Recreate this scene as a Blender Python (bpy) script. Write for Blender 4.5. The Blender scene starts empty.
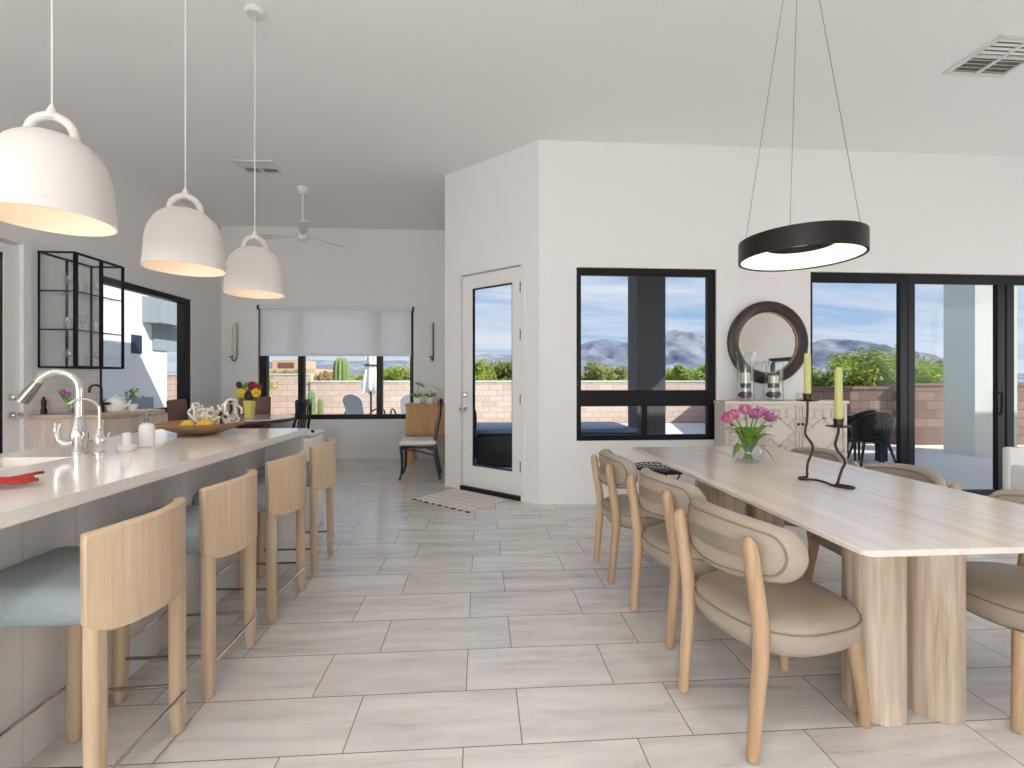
import bpy, bmesh, math, random
from mathutils import Vector, Matrix
PI = math.pi
C = bpy.context.scene.collection
RND = random.Random(7)

# ------------------------------------------------------------------ materials
M = {}
def new_mat(name):
    m = bpy.data.materials.new(name); m.use_nodes = True
    nt = m.node_tree
    return m, nt, nt.nodes['Principled BSDF'], nt.nodes['Material Output']
def rgb(r, g, b):
    f = lambda c: (c/255/12.92 if c/255 <= .04045 else ((c/255+.055)/1.055)**2.4)
    return (f(r), f(g), f(b), 1)
def N(nt, t, **kw):
    n = nt.nodes.new(t)
    for k, v in kw.items(): setattr(n, k, v)
    return n
def ramp(nt, stops):
    r = N(nt, 'ShaderNodeValToRGB')
    e = r.color_ramp.elements
    while len(e) < len(stops): e.new(.5)
    for i, (p, c) in enumerate(stops): e[i].position = p; e[i].color = c
    return r
def coords(nt, scale=(1, 1, 1), kind='Object'):
    t = N(nt, 'ShaderNodeTexCoord'); mp = N(nt, 'ShaderNodeMapping')
    mp.inputs['Scale'].default_value = scale
    nt.links.new(t.outputs[kind], mp.inputs['Vector'])
    return mp.outputs['Vector']
def noise(nt, vec, scale=5, detail=4, rough=.5, dist=0):
    n = N(nt, 'ShaderNodeTexNoise')
    n.inputs['Scale'].default_value = scale; n.inputs['Detail'].default_value = detail
    n.inputs['Roughness'].default_value = rough; n.inputs['Distortion'].default_value = dist
    if vec is not None: nt.links.new(vec, n.inputs['Vector'])
    return n.outputs['Fac']
def bump(nt, fac, b, strength=.1, dist=.01):
    n = N(nt, 'ShaderNodeBump'); n.inputs['Strength'].default_value = strength; n.inputs['Distance'].default_value = dist
    nt.links.new(fac, n.inputs['Height']); nt.links.new(n.outputs['Normal'], b.inputs['Normal'])
def plain(name, c, rough=.5, metal=0, nscale=0, var=.06, bstr=0, spec=None, coat=0):
    m, nt, b, o = new_mat(name)
    b.inputs['Base Color'].default_value = c; b.inputs['Roughness'].default_value = rough; b.inputs['Metallic'].default_value = metal
    if spec is not None: b.inputs['Specular IOR Level'].default_value = spec
    if coat: b.inputs['Coat Weight'].default_value = coat
    if nscale:
        f = noise(nt, coords(nt), nscale, 5, .6)
        r = ramp(nt, [(.3, tuple(x*(1-var) for x in c[:3])+(1,)), (.7, tuple(min(1, x*(1+var)) for x in c[:3])+(1,))])
        nt.links.new(f, r.inputs['Fac']); nt.links.new(r.outputs['Color'], b.inputs['Base Color'])
        if bstr: bump(nt, f, b, bstr, .004)
    M[name] = m; return m
def wood(name, c1, c2, axis='Z', rough=.45, fine=34, bstr=.05):
    m, nt, b, o = new_mat(name)
    sc = [fine, fine, fine]; sc['XYZ'.index(axis)] = fine*.045
    v = coords(nt, tuple(sc)); f = noise(nt, v, 1, 6, .62, .6)
    sc2 = [5, 5, 5]; sc2['XYZ'.index(axis)] = .5
    f2 = noise(nt, coords(nt, tuple(sc2)), 1, 3, .5, 1.2)
    mx = N(nt, 'ShaderNodeMath', operation='MULTIPLY_ADD'); mx.inputs[1].default_value = .6
    nt.links.new(f, mx.inputs[0])
    m2 = N(nt, 'ShaderNodeMath', operation='MULTIPLY'); m2.inputs[1].default_value = .4
    nt.links.new(f2, m2.inputs[0]); nt.links.new(m2.outputs[0], mx.inputs[2])
    r = ramp(nt, [(.33, c1), (.5, tuple((a+d)/2 for a, d in zip(c1, c2))), (.66, c2)])
    nt.links.new(mx.outputs[0], r.inputs['Fac']); nt.links.new(r.outputs['Color'], b.inputs['Base Color'])
    b.inputs['Roughness'].default_value = rough
    bump(nt, f, b, bstr, .002)
    M[name] = m; return m
def emit(name, c, s):
    m, nt, b, o = new_mat(name)
    b.inputs['Base Color'].default_value = c
    b.inputs['Emission Color'].default_value = c; b.inputs['Emission Strength'].default_value = s
    M[name] = m; return m
def glass(name, tint=(1, 1, 1, 1), refl=1.0, body=0):
    m, nt, b, o = new_mat(name)
    nt.nodes.remove(b)
    t = N(nt, 'ShaderNodeBsdfTransparent'); t.inputs['Color'].default_value = tint
    g = N(nt, 'ShaderNodeBsdfGlossy'); g.inputs['Roughness'].default_value = .02
    lw = N(nt, 'ShaderNodeLayerWeight'); lw.inputs['Blend'].default_value = .5
    pw = N(nt, 'ShaderNodeMath', operation='POWER'); pw.inputs[1].default_value = 3.2; nt.links.new(lw.outputs['Facing'], pw.inputs[0])
    ml = N(nt, 'ShaderNodeMath', operation='MULTIPLY_ADD'); ml.inputs[1].default_value = refl; ml.inputs[2].default_value = body
    nt.links.new(pw.outputs[0], ml.inputs[0])
    mx = N(nt, 'ShaderNodeMixShader')
    nt.links.new(ml.outputs[0], mx.inputs[0]); nt.links.new(t.outputs[0], mx.inputs[1]); nt.links.new(g.outputs[0], mx.inputs[2])
    nt.links.new(mx.outputs[0], o.inputs['Surface'])
    M[name] = m; return m

plain('wall_paint', rgb(230, 229, 228), .7, nscale=60, var=.01, bstr=.03)
plain('ceiling_paint', rgb(240, 239, 237), .8, nscale=50, var=.012)
plain('white_door', rgb(232, 230, 228), .4)
plain('white_stucco', rgb(238, 240, 240), .9, nscale=40, var=.03, bstr=.3)
plain('grey_stucco', rgb(150, 160, 165), .9, nscale=40, var=.06, bstr=.3)
plain('dark_stucco', rgb(92, 90, 92), .9, nscale=30, var=.1, bstr=.3)
plain('pale_stucco', rgb(214, 220, 212), .9, nscale=40, var=.05, bstr=.3)
plain('black_frame', rgb(15, 15, 17), .4, spec=.3)
plain('black_metal', rgb(28, 27, 28), .4, .3)
plain('black_lacquer', rgb(24, 28, 38), .25)
plain('bronze_metal', rgb(44, 41, 41), .4, .6)
plain('dark_iron', rgb(64, 54, 48), .45, .7)
plain('chrome', rgb(226, 222, 218), .08, 1)
plain('steel', rgb(150, 146, 142), .22, 1)
plain('quartz', rgb(240, 232, 224), .12, nscale=30, var=.02)
plain('sink_beige', rgb(168, 148, 126), .35)
plain('white_ceramic', rgb(240, 238, 234), .15)
plain('lamp_white', rgb(222, 218, 213), .5)
plain('white_plastic', rgb(232, 230, 226), .4)
plain('vent_white', rgb(222, 220, 216), .5)
plain('vent_dark', rgb(110, 110, 112), .8)
plain('leather', rgb(164, 152, 136), .45, nscale=160, var=.04, bstr=.08)
plain('leather_pipe', rgb(134, 120, 104), .5)
plain('blue_fabric', rgb(150, 161, 165), .9, nscale=90, var=.08, bstr=.25)
plain('cream_fabric', rgb(228, 224, 216), .9, nscale=120, var=.04, bstr=.15)
plain('linen_white', rgb(236, 234, 232), .9, nscale=80, var=.02, bstr=.1)
plain('red_cloth', rgb(178, 52, 46), .9, nscale=80, var=.12, bstr=.3)
plain('candle_green', rgb(190, 192, 118), .5)
plain('candle_cream', rgb(236, 224, 196), .5)
plain('leaf_green', rgb(104, 146, 48), .5, nscale=14, var=.25)
plain('tulip_pink', rgb(198, 112, 152), .5, nscale=25, var=.25)
plain('tulip_mauve', rgb(164, 96, 146), .5, nscale=25, var=.25)
plain('yellow_petal', rgb(240, 206, 40), .6, nscale=30, var=.15)
plain('red_petal', rgb(150, 34, 38), .6, nscale=30, var=.2)
plain('purple_petal', rgb(70, 34, 64), .6, nscale=30, var=.2)
plain('yellow_vase', rgb(232, 212, 112), .35)
plain('lemon', rgb(240, 196, 28), .4, nscale=60, var=.08, bstr=.15)
plain('bowl_wood', rgb(160, 126, 92), .5, nscale=12, var=.18)
plain('garland_white', rgb(232, 226, 210), .8, nscale=55, var=.12)
plain('garland_dark', rgb(60, 52, 44), .8)
plain('pinecone', rgb(112, 62, 50), .8, nscale=50, var=.3)
plain('sideboard_paint', rgb(222, 214, 204), .6, nscale=18, var=.05)
plain('sideboard_bar', rgb(214, 205, 194), .6)
plain('glass_top', rgb(214, 222, 226), .05)
plain('mahogany', rgb(96, 52, 46), .3, nscale=10, var=.2)
plain('chair_brown', rgb(126, 82, 68), .5, nscale=10, var=.2)
plain('navy', rgb(36, 48, 74), .6)
plain('rattan', rgb(170, 172, 178), .8, nscale=120, var=.2, bstr=.4)
plain('umbrella_white', rgb(244, 244, 244), .9)
plain('cactus', rgb(126, 148, 92), .8, nscale=12, var=.2)
plain('bark', rgb(92, 76, 62), .9, nscale=20, var=.2)
plain('concrete', rgb(226, 222, 216), .9, nscale=3, var=.05)
plain('house_tan', rgb(206, 178, 150), .9)
plain('house_brown', rgb(120, 90, 76), .9)
plain('spa_cover', rgb(104, 124, 156), .4)
plain('spa_body', rgb(44, 42, 44), .6, nscale=20, var=.2)
plain('mat_black', rgb(20, 20, 24), .6)
plain('copper', rgb(196, 148, 116), .3, .8)
plain('agave', rgb(70, 90, 110), .6)
plain('flower_white', rgb(238, 236, 232), .6)
wood('oak', rgb(170, 138, 104), rgb(204, 174, 140), 'Z')
wood('stool_oak', rgb(194, 166, 134), rgb(214, 190, 160), 'Z', .5, 60)
wood('bleached_oak', rgb(160, 136, 112), rgb(222, 206, 188), 'Z', .5, 40)
wood('table_oak', rgb(210, 196, 182), rgb(234, 226, 217), 'Y', .2, 30, .08)
wood('honey_wood', rgb(176, 126, 74), rgb(208, 162, 106), 'Z', .5, 26)
wood('wash_wood', rgb(196, 176, 164), rgb(224, 208, 196), 'Z', .55, 36)
wood('bar_top', rgb(196, 166, 138), rgb(218, 192, 166), 'Y', .35, 30)
wood('ebony', rgb(30, 26, 26), rgb(60, 52, 50), 'Y', .4, 30)
emit('bulb_warm', (1, .8, .6, 1), 4.5)
emit('ring_glow', (1, .86, .66, 1), .68)
emit('fill_glow', (1, .985, .975, 1), 430)
glass('pane', (.95, .97, .975, 1), .22, .004)
glass('clear_glass', (.95, .97, .97, 1), .55, .05)
glass('cabinet_glass', (.97, .985, .985, 1), .4, .02)

def lampshade_inside():
    m, nt, b, o = new_mat('shade_inner'); b.inputs['Base Color'].default_value = rgb(244, 234, 220); b.inputs['Roughness'].default_value = .6; M['shade_inner'] = m
lampshade_inside()
def mirror():
    m, nt, b, o = new_mat('mirror'); b.inputs['Base Color'].default_value = (.9, .9, .89, 1); b.inputs['Metallic'].default_value = 1; b.inputs['Roughness'].default_value = .01; M['mirror'] = m
mirror()
def shade_cloth():
    m, nt, b, o = new_mat('shade_cloth'); b.inputs['Base Color'].default_value = rgb(250, 250, 250); b.inputs['Roughness'].default_value = .9
    t = N(nt, 'ShaderNodeBsdfTranslucent'); t.inputs['Color'].default_value = (.97, .97, .98, 1)
    mx = N(nt, 'ShaderNodeMixShader'); mx.inputs[0].default_value = .62
    nt.links.new(b.outputs[0], mx.inputs[1]); nt.links.new(t.outputs[0], mx.inputs[2]); nt.links.new(mx.outputs[0], o.inputs['Surface'])
    M['shade_cloth'] = m
shade_cloth()
def leafmat(name, c1, c2):
    m, nt, b, o = new_mat(name)
    f = noise(nt, coords(nt), 2.2, 4, .7); r = ramp(nt, [(.3, c1), (.7, c2)])
    nt.links.new(f, r.inputs['Fac']); nt.links.new(r.outputs['Color'], b.inputs['Base Color']); b.inputs['Roughness'].default_value = .8
    t = N(nt, 'ShaderNodeBsdfTranslucent'); nt.links.new(r.outputs['Color'], t.inputs['Color'])
    mx = N(nt, 'ShaderNodeMixShader'); mx.inputs[0].default_value = .35
    nt.links.new(b.outputs[0], mx.inputs[1]); nt.links.new(t.outputs[0], mx.inputs[2]); nt.links.new(mx.outputs[0], o.inputs['Surface'])
    M[name] = m
leafmat('bush_green', rgb(112, 140, 46), rgb(190, 204, 92))
leafmat('bush_olive', rgb(120, 132, 66), rgb(182, 184, 112))
leafmat('bush_rust', rgb(150, 120, 84), rgb(196, 168, 122))

def floor_tile():
    m, nt, b, o = new_mat('floor_tile'); L = nt.links.new
    W, Rr = .605, .2887
    g = N(nt, 'ShaderNodeNewGeometry')
    mp = N(nt, 'ShaderNodeMapping'); mp.vector_type = 'POINT'
    mp.inputs['Location'].default_value = (-.1415+60*W, -.1465+60*Rr, 0)
    L(g.outputs['Position'], mp.inputs['Vector'])
    br = N(nt, 'ShaderNodeTexBrick'); br.offset = .333; br.offset_frequency = 2; br.squash = 1
    br.inputs['Scale'].default_value = 1; br.inputs['Mortar Size'].default_value = .0022; br.inputs['Mortar Smooth'].default_value = .1
    br.inputs['Bias'].default_value = 0; br.inputs['Brick Width'].default_value = W; br.inputs['Row Height'].default_value = Rr
    br.inputs['Color1'].default_value = (0, 0, 0, 1); br.inputs['Color2'].default_value = (1, 1, 1, 1); br.inputs['Mortar'].default_value = (.5, .5, .5, 1)
    L(mp.outputs[0], br.inputs['Vector'])
    n = N(nt, 'ShaderNodeTexNoise'); n.noise_dimensions = '4D'
    n.inputs['Scale'].default_value = 1; n.inputs['Detail'].default_value = 7; n.inputs['Roughness'].default_value = .62; n.inputs['Distortion'].default_value = .7
    mp2 = N(nt, 'ShaderNodeMapping'); mp2.inputs['Scale'].default_value = (1.5, 11, 1); L(g.outputs['Position'], mp2.inputs['Vector']); L(mp2.outputs[0], n.inputs['Vector'])
    mw = N(nt, 'ShaderNodeMath', operation='MULTIPLY'); mw.inputs[1].default_value = 40; L(br.outputs['Color'], mw.inputs[0]); L(mw.outputs[0], n.inputs['W'])
    r = ramp(nt, [(.28, rgb(172, 166, 162)), (.40, rgb(206, 202, 198)), (.58, rgb(221, 218, 214)), (.78, rgb(230, 227, 223))])
    L(n.outputs['Fac'], r.inputs['Fac'])
    tint = N(nt, 'ShaderNodeMix', data_type='RGBA', blend_type='MULTIPLY'); tint.inputs[0].default_value = 1
    tr = ramp(nt, [(0, (.93, .92, .92, 1)), (1, (1.0, 1, 1, 1))]); L(br.outputs['Color'], tr.inputs['Fac'])
    L(r.outputs['Color'], tint.inputs[6]); L(tr.outputs['Color'], tint.inputs[7])
    mx = N(nt, 'ShaderNodeMix', data_type='RGBA'); L(br.outputs['Fac'], mx.inputs[0]); L(tint.outputs[2], mx.inputs[6]); mx.inputs[7].default_value = rgb(132, 124, 116)
    L(mx.outputs[2], b.inputs['Base Color'])
    rr = N(nt, 'ShaderNodeMapRange'); L(n.outputs['Fac'], rr.inputs[0]); rr.inputs[3].default_value = .12; rr.inputs[4].default_value = .28
    L(rr.outputs[0], b.inputs['Roughness'])
    bm_ = N(nt, 'ShaderNodeBump'); bm_.inputs['Strength'].default_value = .25; bm_.inputs['Distance'].default_value = .002; bm_.invert = True
    L(br.outputs['Fac'], bm_.inputs['Height']); L(bm_.outputs[0], b.inputs['Normal'])
    M['floor_tile'] = m
floor_tile()
def brick_mat(name, c1, c2, mort, w, h, ms, axes='XZ', var=1, rough=.9, off=.5):
    m, nt, b, o = new_mat(name); L = nt.links.new
    t = N(nt, 'ShaderNodeTexCoord'); s = N(nt, 'ShaderNodeSeparateXYZ'); cb = N(nt, 'ShaderNodeCombineXYZ')
    L(t.outputs['Object'], s.inputs[0]); L(s.outputs['XYZ'.index(axes[0])], cb.inputs[0]); L(s.outputs['XYZ'.index(axes[1])], cb.inputs[1])
    br = N(nt, 'ShaderNodeTexBrick'); br.offset = off
    br.inputs['Scale'].default_value = 1; br.inputs['Mortar Size'].default_value = ms; br.inputs['Brick Width'].default_value = w; br.inputs['Row Height'].default_value = h
    br.inputs['Color1'].default_value = c1; br.inputs['Color2'].default_value = c2; br.inputs['Mortar'].default_value = mort
    L(cb.outputs[0], br.inputs['Vector'])
    f = noise(nt, t.outputs['Object'], 14, 5, .7)
    tr = ramp(nt, [(.25, (.82, .82, .82, 1)), (.75, (1.08, 1.08, 1.08, 1))]); L(f, tr.inputs['Fac'])
    mx = N(nt, 'ShaderNodeMix', data_type='RGBA', blend_type='MULTIPLY'); mx.inputs[0].default_value = var
    L(br.outputs['Color'], mx.inputs[6]); L(tr.outputs['Color'], mx.inputs[7]); L(mx.outputs[2], b.inputs['Base Color'])
    b.inputs['Roughness'].default_value = rough
    bm_ = N(nt, 'ShaderNodeBump'); bm_.inputs['Strength'].default_value = .4; bm_.inputs['Distance'].default_value = .01; bm_.invert = True
    L(br.outputs['Fac'], bm_.inputs['Height']); L(bm_.outputs[0], b.inputs['Normal'])
    M[name] = m
brick_mat('block_pink', rgb(214, 190, 174), rgb(230, 208, 193), rgb(188, 164, 150), .4, .16, .007)
brick_mat('block_brown', rgb(128, 102, 92), rgb(164, 136, 122), rgb(112, 98, 92), .36, .17, .009)
brick_mat('panel_tile', rgb(226, 224, 221), rgb(236, 234, 231), rgb(204, 201, 197), .2, .62, .0016, 'YZ', .25, .3, 0)
brick_mat('splash_tile', rgb(226, 222, 218), rgb(236, 232, 229), rgb(205, 202, 198), .15, .075, .002, 'YZ', .2, .25)
def ground_mat():
    m, nt, b, o = new_mat('desert_soil'); f = noise(nt, coords(nt), .8, 8, .7)
    r = ramp(nt, [(.3, rgb(168, 140, 112)), (.7, rgb(206, 180, 150))]); nt.links.new(f, r.inputs['Fac']); nt.links.new(r.outputs['Color'], b.inputs['Base Color']); b.inputs['Roughness'].default_value = 1
    M['desert_soil'] = m
    m, nt, b, o = new_mat('hazy_rock'); f = noise(nt, coords(nt), .02, 10, .7)  # bluish distance haze is mixed into the rock colours
    r = ramp(nt, [(.3, rgb(92, 104, 130)), (.5, rgb(132, 136, 150)), (.72, rgb(184, 176, 170))]); nt.links.new(f, r.inputs['Fac']); nt.links.new(r.outputs['Color'], b.inputs['Base Color']); b.inputs['Roughness'].default_value = 1
    M['hazy_rock'] = m
    m, nt, b, o = new_mat('rug_weave'); L = nt.links.new
    t = N(nt, 'ShaderNodeTexCoord'); w = N(nt, 'ShaderNodeTexWave'); w.bands_direction = 'Y'; w.inputs['Scale'].default_value = 3.2; w.inputs['Distortion'].default_value = .4
    L(t.outputs['Object'], w.inputs['Vector']); r = ramp(nt, [(.2, rgb(206, 198, 188)), (.5, rgb(234, 229, 222)), (.8, rgb(220, 213, 206))])
    L(w.outputs['Fac'], r.inputs['Fac']); L(r.outputs['Color'], b.inputs['Base Color']); b.inputs['Roughness'].default_value = 1
    M['rug_weave'] = m
ground_mat()

# ------------------------------------------------------------------ mesh builder
class MB:
    def __init__(s, jit=0): s.bm = bmesh.new(); s.jit = jit; s.k = 0
    def _new(s, fn):
        n = len(s.bm.verts); fn(); s.bm.verts.ensure_lookup_table(); return s.bm.verts[n:]
    def box(s, c, d, rot=None, bev=0, seg=2):
        t = bmesh.new(); bmesh.ops.create_cube(t, size=1)
        bmesh.ops.scale(t, vec=d, verts=t.verts)
        if bev: bmesh.ops.bevel(t, geom=list(t.edges), offset=bev, segments=seg, profile=.5, affect='EDGES')
        if rot is not None: bmesh.ops.transform(t, matrix=rot.to_4x4(), verts=t.verts)
        bmesh.ops.translate(t, vec=c, verts=t.verts); s.merge(t); return s
    def bx(s, x0, x1, y0, y1, z0, z1, bev=0, seg=2):
        if s.jit:   # joined bars overlap at their ends: keep their faces from coinciding
            s.k += 1; e = .0004*(s.k % 9)
            x0, x1, y0, y1, z0, z1 = min(x0, x1)-e, max(x0, x1)+e, y0-e, y1+e, min(z0, z1)-e, max(z0, z1)+e
        return s.box(((x0+x1)/2, (y0+y1)/2, (z0+z1)/2), (abs(x1-x0), abs(y1-y0), abs(z1-z0)), None, bev, seg)
    def merge(s, t):
        me = bpy.data.meshes.new('tmp'); t.to_mesh(me); t.free(); s.bm.from_mesh(me); bpy.data.meshes.remove(me)
    def tube(s, pts, r, seg=12, closed=False, caps=True, flat=1.0, up=None):
        pts = [Vector(p) for p in pts]; n = len(pts)
        rs = r if isinstance(r, (list, tuple)) else [r]*n
        rings = []; nrm = None
        for i, p in enumerate(pts):
            a = pts[i-1] if (i > 0 or closed) else p; c = pts[(i+1) % n] if (i < n-1 or closed) else p
            d = (c-a).normalized()
            if nrm is None:
                ref = Vector(up) if up else (Vector((0, 0, 1)) if abs(d.z) < .9 else Vector((1, 0, 0)))
                nrm = (ref - d*ref.dot(d)).normalized()
            else: nrm = (nrm - d*nrm.dot(d)).normalized()
            b = d.cross(nrm)
            rings.append([s.bm.verts.new(p + (nrm*math.cos(2*PI*k/seg) + b*math.sin(2*PI*k/seg)*flat)*rs[i]) for k in range(seg)])
        m = n if closed else n-1
        for i in range(m):
            A, B = rings[i], rings[(i+1) % n]
            for k in range(seg): s.bm.faces.new((A[k], A[(k+1) % seg], B[(k+1) % seg], B[k]))
        if caps and not closed:
            s.bm.faces.new(rings[0][::-1]); s.bm.faces.new(rings[-1])
        return s
    def cyl(s, p0, p1, r0, r1=None, seg=20): return s.tube([p0, p1], [r0, r0 if r1 is None else r1], seg)
    def lathe(s, prof, seg=32, c=(0, 0, 0), sx=1, sy=1, close=False):
        rings = []
        for r, z in prof:
            if r < 1e-5: rings.append([s.bm.verts.new((c[0], c[1], c[2]+z))])
            else: rings.append([s.bm.verts.new((c[0]+r*sx*math.cos(2*PI*k/seg), c[1]+r*sy*math.sin(2*PI*k/seg), c[2]+z)) for k in range(seg)])
        pairs = list(zip(rings, rings[1:])) + ([(rings[-1], rings[0])] if close else [])
        for A, B in pairs:
            if len(A) == 1 and len(B) == 1: continue
            for k in range(seg):
                k2 = (k+1) % seg
                if len(A) == 1: s.bm.faces.new((A[0], B[k2], B[k]))
                elif len(B) == 1: s.bm.faces.new((A[k], A[k2], B[0]))
                else: s.bm.faces.new((A[k], A[k2], B[k2], B[k]))
        return s
    def ball(s, c, r, seg=14, d=(1, 1, 1)):
        n = max(6, seg//2+2)
        return s.lathe_t([(r*math.sin(PI*i/n), -r*math.cos(PI*i/n)) for i in range(n+1)], seg, c, d)
    def lathe_t(s, prof, seg, c, d):
        prof = [(a if 1e-6 < a else 0, b*d[2]) for a, b in prof]
        prof[0] = (0, prof[0][1]); prof[-1] = (0, prof[-1][1])
        return s.lathe(prof, seg, c, d[0], d[1])
    def prism(s, poly, h0, h1, plane='XY'):
        f = {'XY': lambda a, b, h: (a, b, h), 'XZ': lambda a, b, h: (a, h, b), 'YZ': lambda a, b, h: (h, a, b)}[plane]
        A = [s.bm.verts.new(f(a, b, h0)) for a, b in poly]; B = [s.bm.verts.new(f(a, b, h1)) for a, b in poly]
        n = len(poly)
        s.bm.faces.new(A[::-1]); s.bm.faces.new(B)
        for i in range(n): s.bm.faces.new((A[i], A[(i+1) % n], B[(i+1) % n], B[i]))
        return s
    def grid(s, nu, nv, fn):
        V = [[s.bm.verts.new(fn(i/nu, j/nv)) for j in range(nv+1)] for i in range(nu+1)]
        for i in range(nu):
            for j in range(nv): s.bm.faces.new((V[i][j], V[i+1][j], V[i+1][j+1], V[i][j+1]))
        return s
    def build(s, name, mat, parent=None, ang=35, recalc=True, doubles=0):
        if doubles: bmesh.ops.remove_doubles(s.bm, verts=s.bm.verts, dist=doubles)
        if recalc: bmesh.ops.recalc_face_normals(s.bm, faces=s.bm.faces)
        me = bpy.data.meshes.new(name); s.bm.to_mesh(me); s.bm.free()
        if ang:
            for p in me.polygons: p.use_smooth = True
            me.set_sharp_from_angle(angle=math.radians(ang))
        me.materials.append(M[mat]); o = bpy.data.objects.new(name, me); C.objects.link(o)
        if parent is not None: o.parent = parent
        return o

def tag(o, label, cat, group=None):
    o['label'] = label; o['category'] = cat
    if group: o['group'] = group
    return o
def thing(name, label, cat, loc=(0, 0, 0), rz=0, group=None):
    o = bpy.data.objects.new(name, None); C.objects.link(o); o.empty_display_size = .1
    o.location = loc; o.rotation_euler = (0, 0, rz); return tag(o, label, cat, group)
def struct(o): o['kind'] = 'structure'; return o
def sthing(name, loc=(0, 0, 0), rz=0):
    o = bpy.data.objects.new(name, None); C.objects.link(o); o.location = loc; o.rotation_euler = (0, 0, rz); return struct(o)
def kids(o): return [c for c in C.objects if c.parent == o]
def dup(root, loc, rz, label):
    def rec(o, par):
        c = o.copy(); C.objects.link(c)
        if par is not None: c.parent = par
        for ch in kids(o): rec(ch, c)
        return c
    r = rec(root, None); r.location = loc; r.rotation_euler = (0, 0, rz); r['label'] = label; return r

# ------------------------------------------------------------------ room shell
H = 3.66
XL, YM, YB, XR, YR = -4.05, 4.64, 7.55, 7.6, -4.2
PL, PR = Vector((-.425, 5.53)), Vector((.581, YM))
T = .2
def wall(name, loc, rz, length, openings, z1=H+.05, mat='wall_paint', t=T):
    b = MB(); cuts = sorted({0, length} | {u for o in openings for u in o[:2]})
    for a, c in zip(cuts, cuts[1:]):
        ops = sorted([o for o in openings if o[0] <= a+1e-6 and o[1] >= c-1e-6], key=lambda o: o[2])
        z = 0
        for o in ops:
            if o[2] > z+1e-4: b.bx(a, c, 0, t, z, o[2])
            z = o[3]
        b.bx(a, c, 0, t, z, z1)
    o = b.build(name, mat, None, ang=0, doubles=1e-5); o.location = loc; o.rotation_euler = (0, 0, rz); return struct(o)

fl = MB().prism([(XL-.2, YR-.2), (XR+.2, YR-.2), (XR+.2, YM+.15), (PR.x+.1, YM+.15), (PL.x+.17, PL.y+.1), (PL.x+.17, YB+.2), (XL-.2, YB+.2)], -.12, 0).build('floor', 'floor_tile', ang=0); struct(fl)
ce = MB(); ce.bx(XL-.1, XR+.1, YR-.1, YM+.1, H, H+.1); ce.bx(XL-.1, .6, YM+.1, YB+.1, H, H+.1)
struct(ce.build('ceiling', 'ceiling_paint', ang=0))
rf = MB(); rf.bx(XL-.3, 13, -8.5, YM+.3, H+.1, H+.3); rf.bx(XL-.3, .4, YM+.3, YB+.3, H+.1, H+.3)  # overhangs past the rear and right walls are added to block the sun
struct(rf.build('roof', 'pale_stucco', ang=0))

# main wall : origin x=.581 ; window and sliding door
MX = PR.x
YAW = math.atan(31/465)
wx = lambda px, Y: math.tan(math.atan((px-512)/465)+YAW)*Y          # where a column of sight meets the plane y = Y
def zP(y, px, Y): return 1.25-(y-380)*(wx(px, Y)*math.sin(YAW)+Y*math.cos(YAW))/465
def at(px, D):   # ground point seen in column px at depth D along the view axis
    r = (px-512)*D/465; return r*math.cos(YAW)+D*math.sin(YAW), D*math.cos(YAW)-r*math.sin(YAW)
win1 = (wx(576.5, YM)-MX, wx(716.5, YM)-MX, zP(440.5, 640, YM), zP(268, 640, YM))
slid = (wx(810.5, YM)-MX, 7.2-MX, .0, zP(271.5, 812, YM))
wall('wall_main', (MX, YM, 0), 0, XR+T-MX, [win1, slid])
# angled wall with door
adir = (PR-PL); alen = adir.length; arz = math.atan2(adir.y, adir.x); ad = adir.normalized()
def along(px):  # where the sight line of a pixel column meets the angled wall
    k = wx(px, 1)
    t = (k*PL.y-PL.x)/(ad.x-k*ad.y); return t
dl, dr = along(461), along(521.5)
DZ = zP(264.5, 521.5, PL.y+ad.y*dr)
wall('wall_angled', (PL.x, PL.y, 0), arz, alen, [(dl, dr, 0, DZ)])
# back wall of the nook
YBW = YB
bw = (wx(258, YB)-XL, wx(413.5, YB)-XL, zP(419.5, 340, YB), zP(306.5, 340, YB))
wall('wall_back', (XL, YB, 0), 0, PL.x-XL+T, [bw])
wall('wall_nook', (PL.x, YB, 0), -PI/2, YB-PL.y, [])
# left wall: u = y - YR
lw = (5.23-YR, 6.81-YR, .83, 2.375)
ld = (3.47-YR, 4.418-YR, 0, 2.45)
wall('wall_left', (XL, YR, 0), PI/2, YB+T-YR, [ld, lw])
rw = (YM+1.35, YM+2.6, .95, 1.82)
rd = (YM-3.6, YM-.4, .0, 2.5)
wall('wall_right', (XR, YM, 0), -PI/2, YM-YR, [rd, rw])
ro = [(.8, 4.0, .05, 2.5), (4.6, 7.6, .05, 2.5), (8.2, 11.0, .05, 2.5)]
wall('wall_rear', (XR+T, YR, 0), PI, XR-XL+2*T, ro)

# windows and doors -------------------------------------------------
def framed(root, bars, panes, mat='black_frame', y0=.05, y1=.13, gy=.09, pn='pane'):
    b = MB(1)
    for (u0, u1, z0, z1) in bars: b.bx(u0, u1, y0, y1, z0, z1, .004, 1)
    b.build('frame', mat, root, ang=30)
    for (u0, u1, z0, z1) in panes:
        MB().bx(u0, u1, gy-.004, gy+.004, z0, z1).build('pane', pn, root, ang=0)
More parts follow.
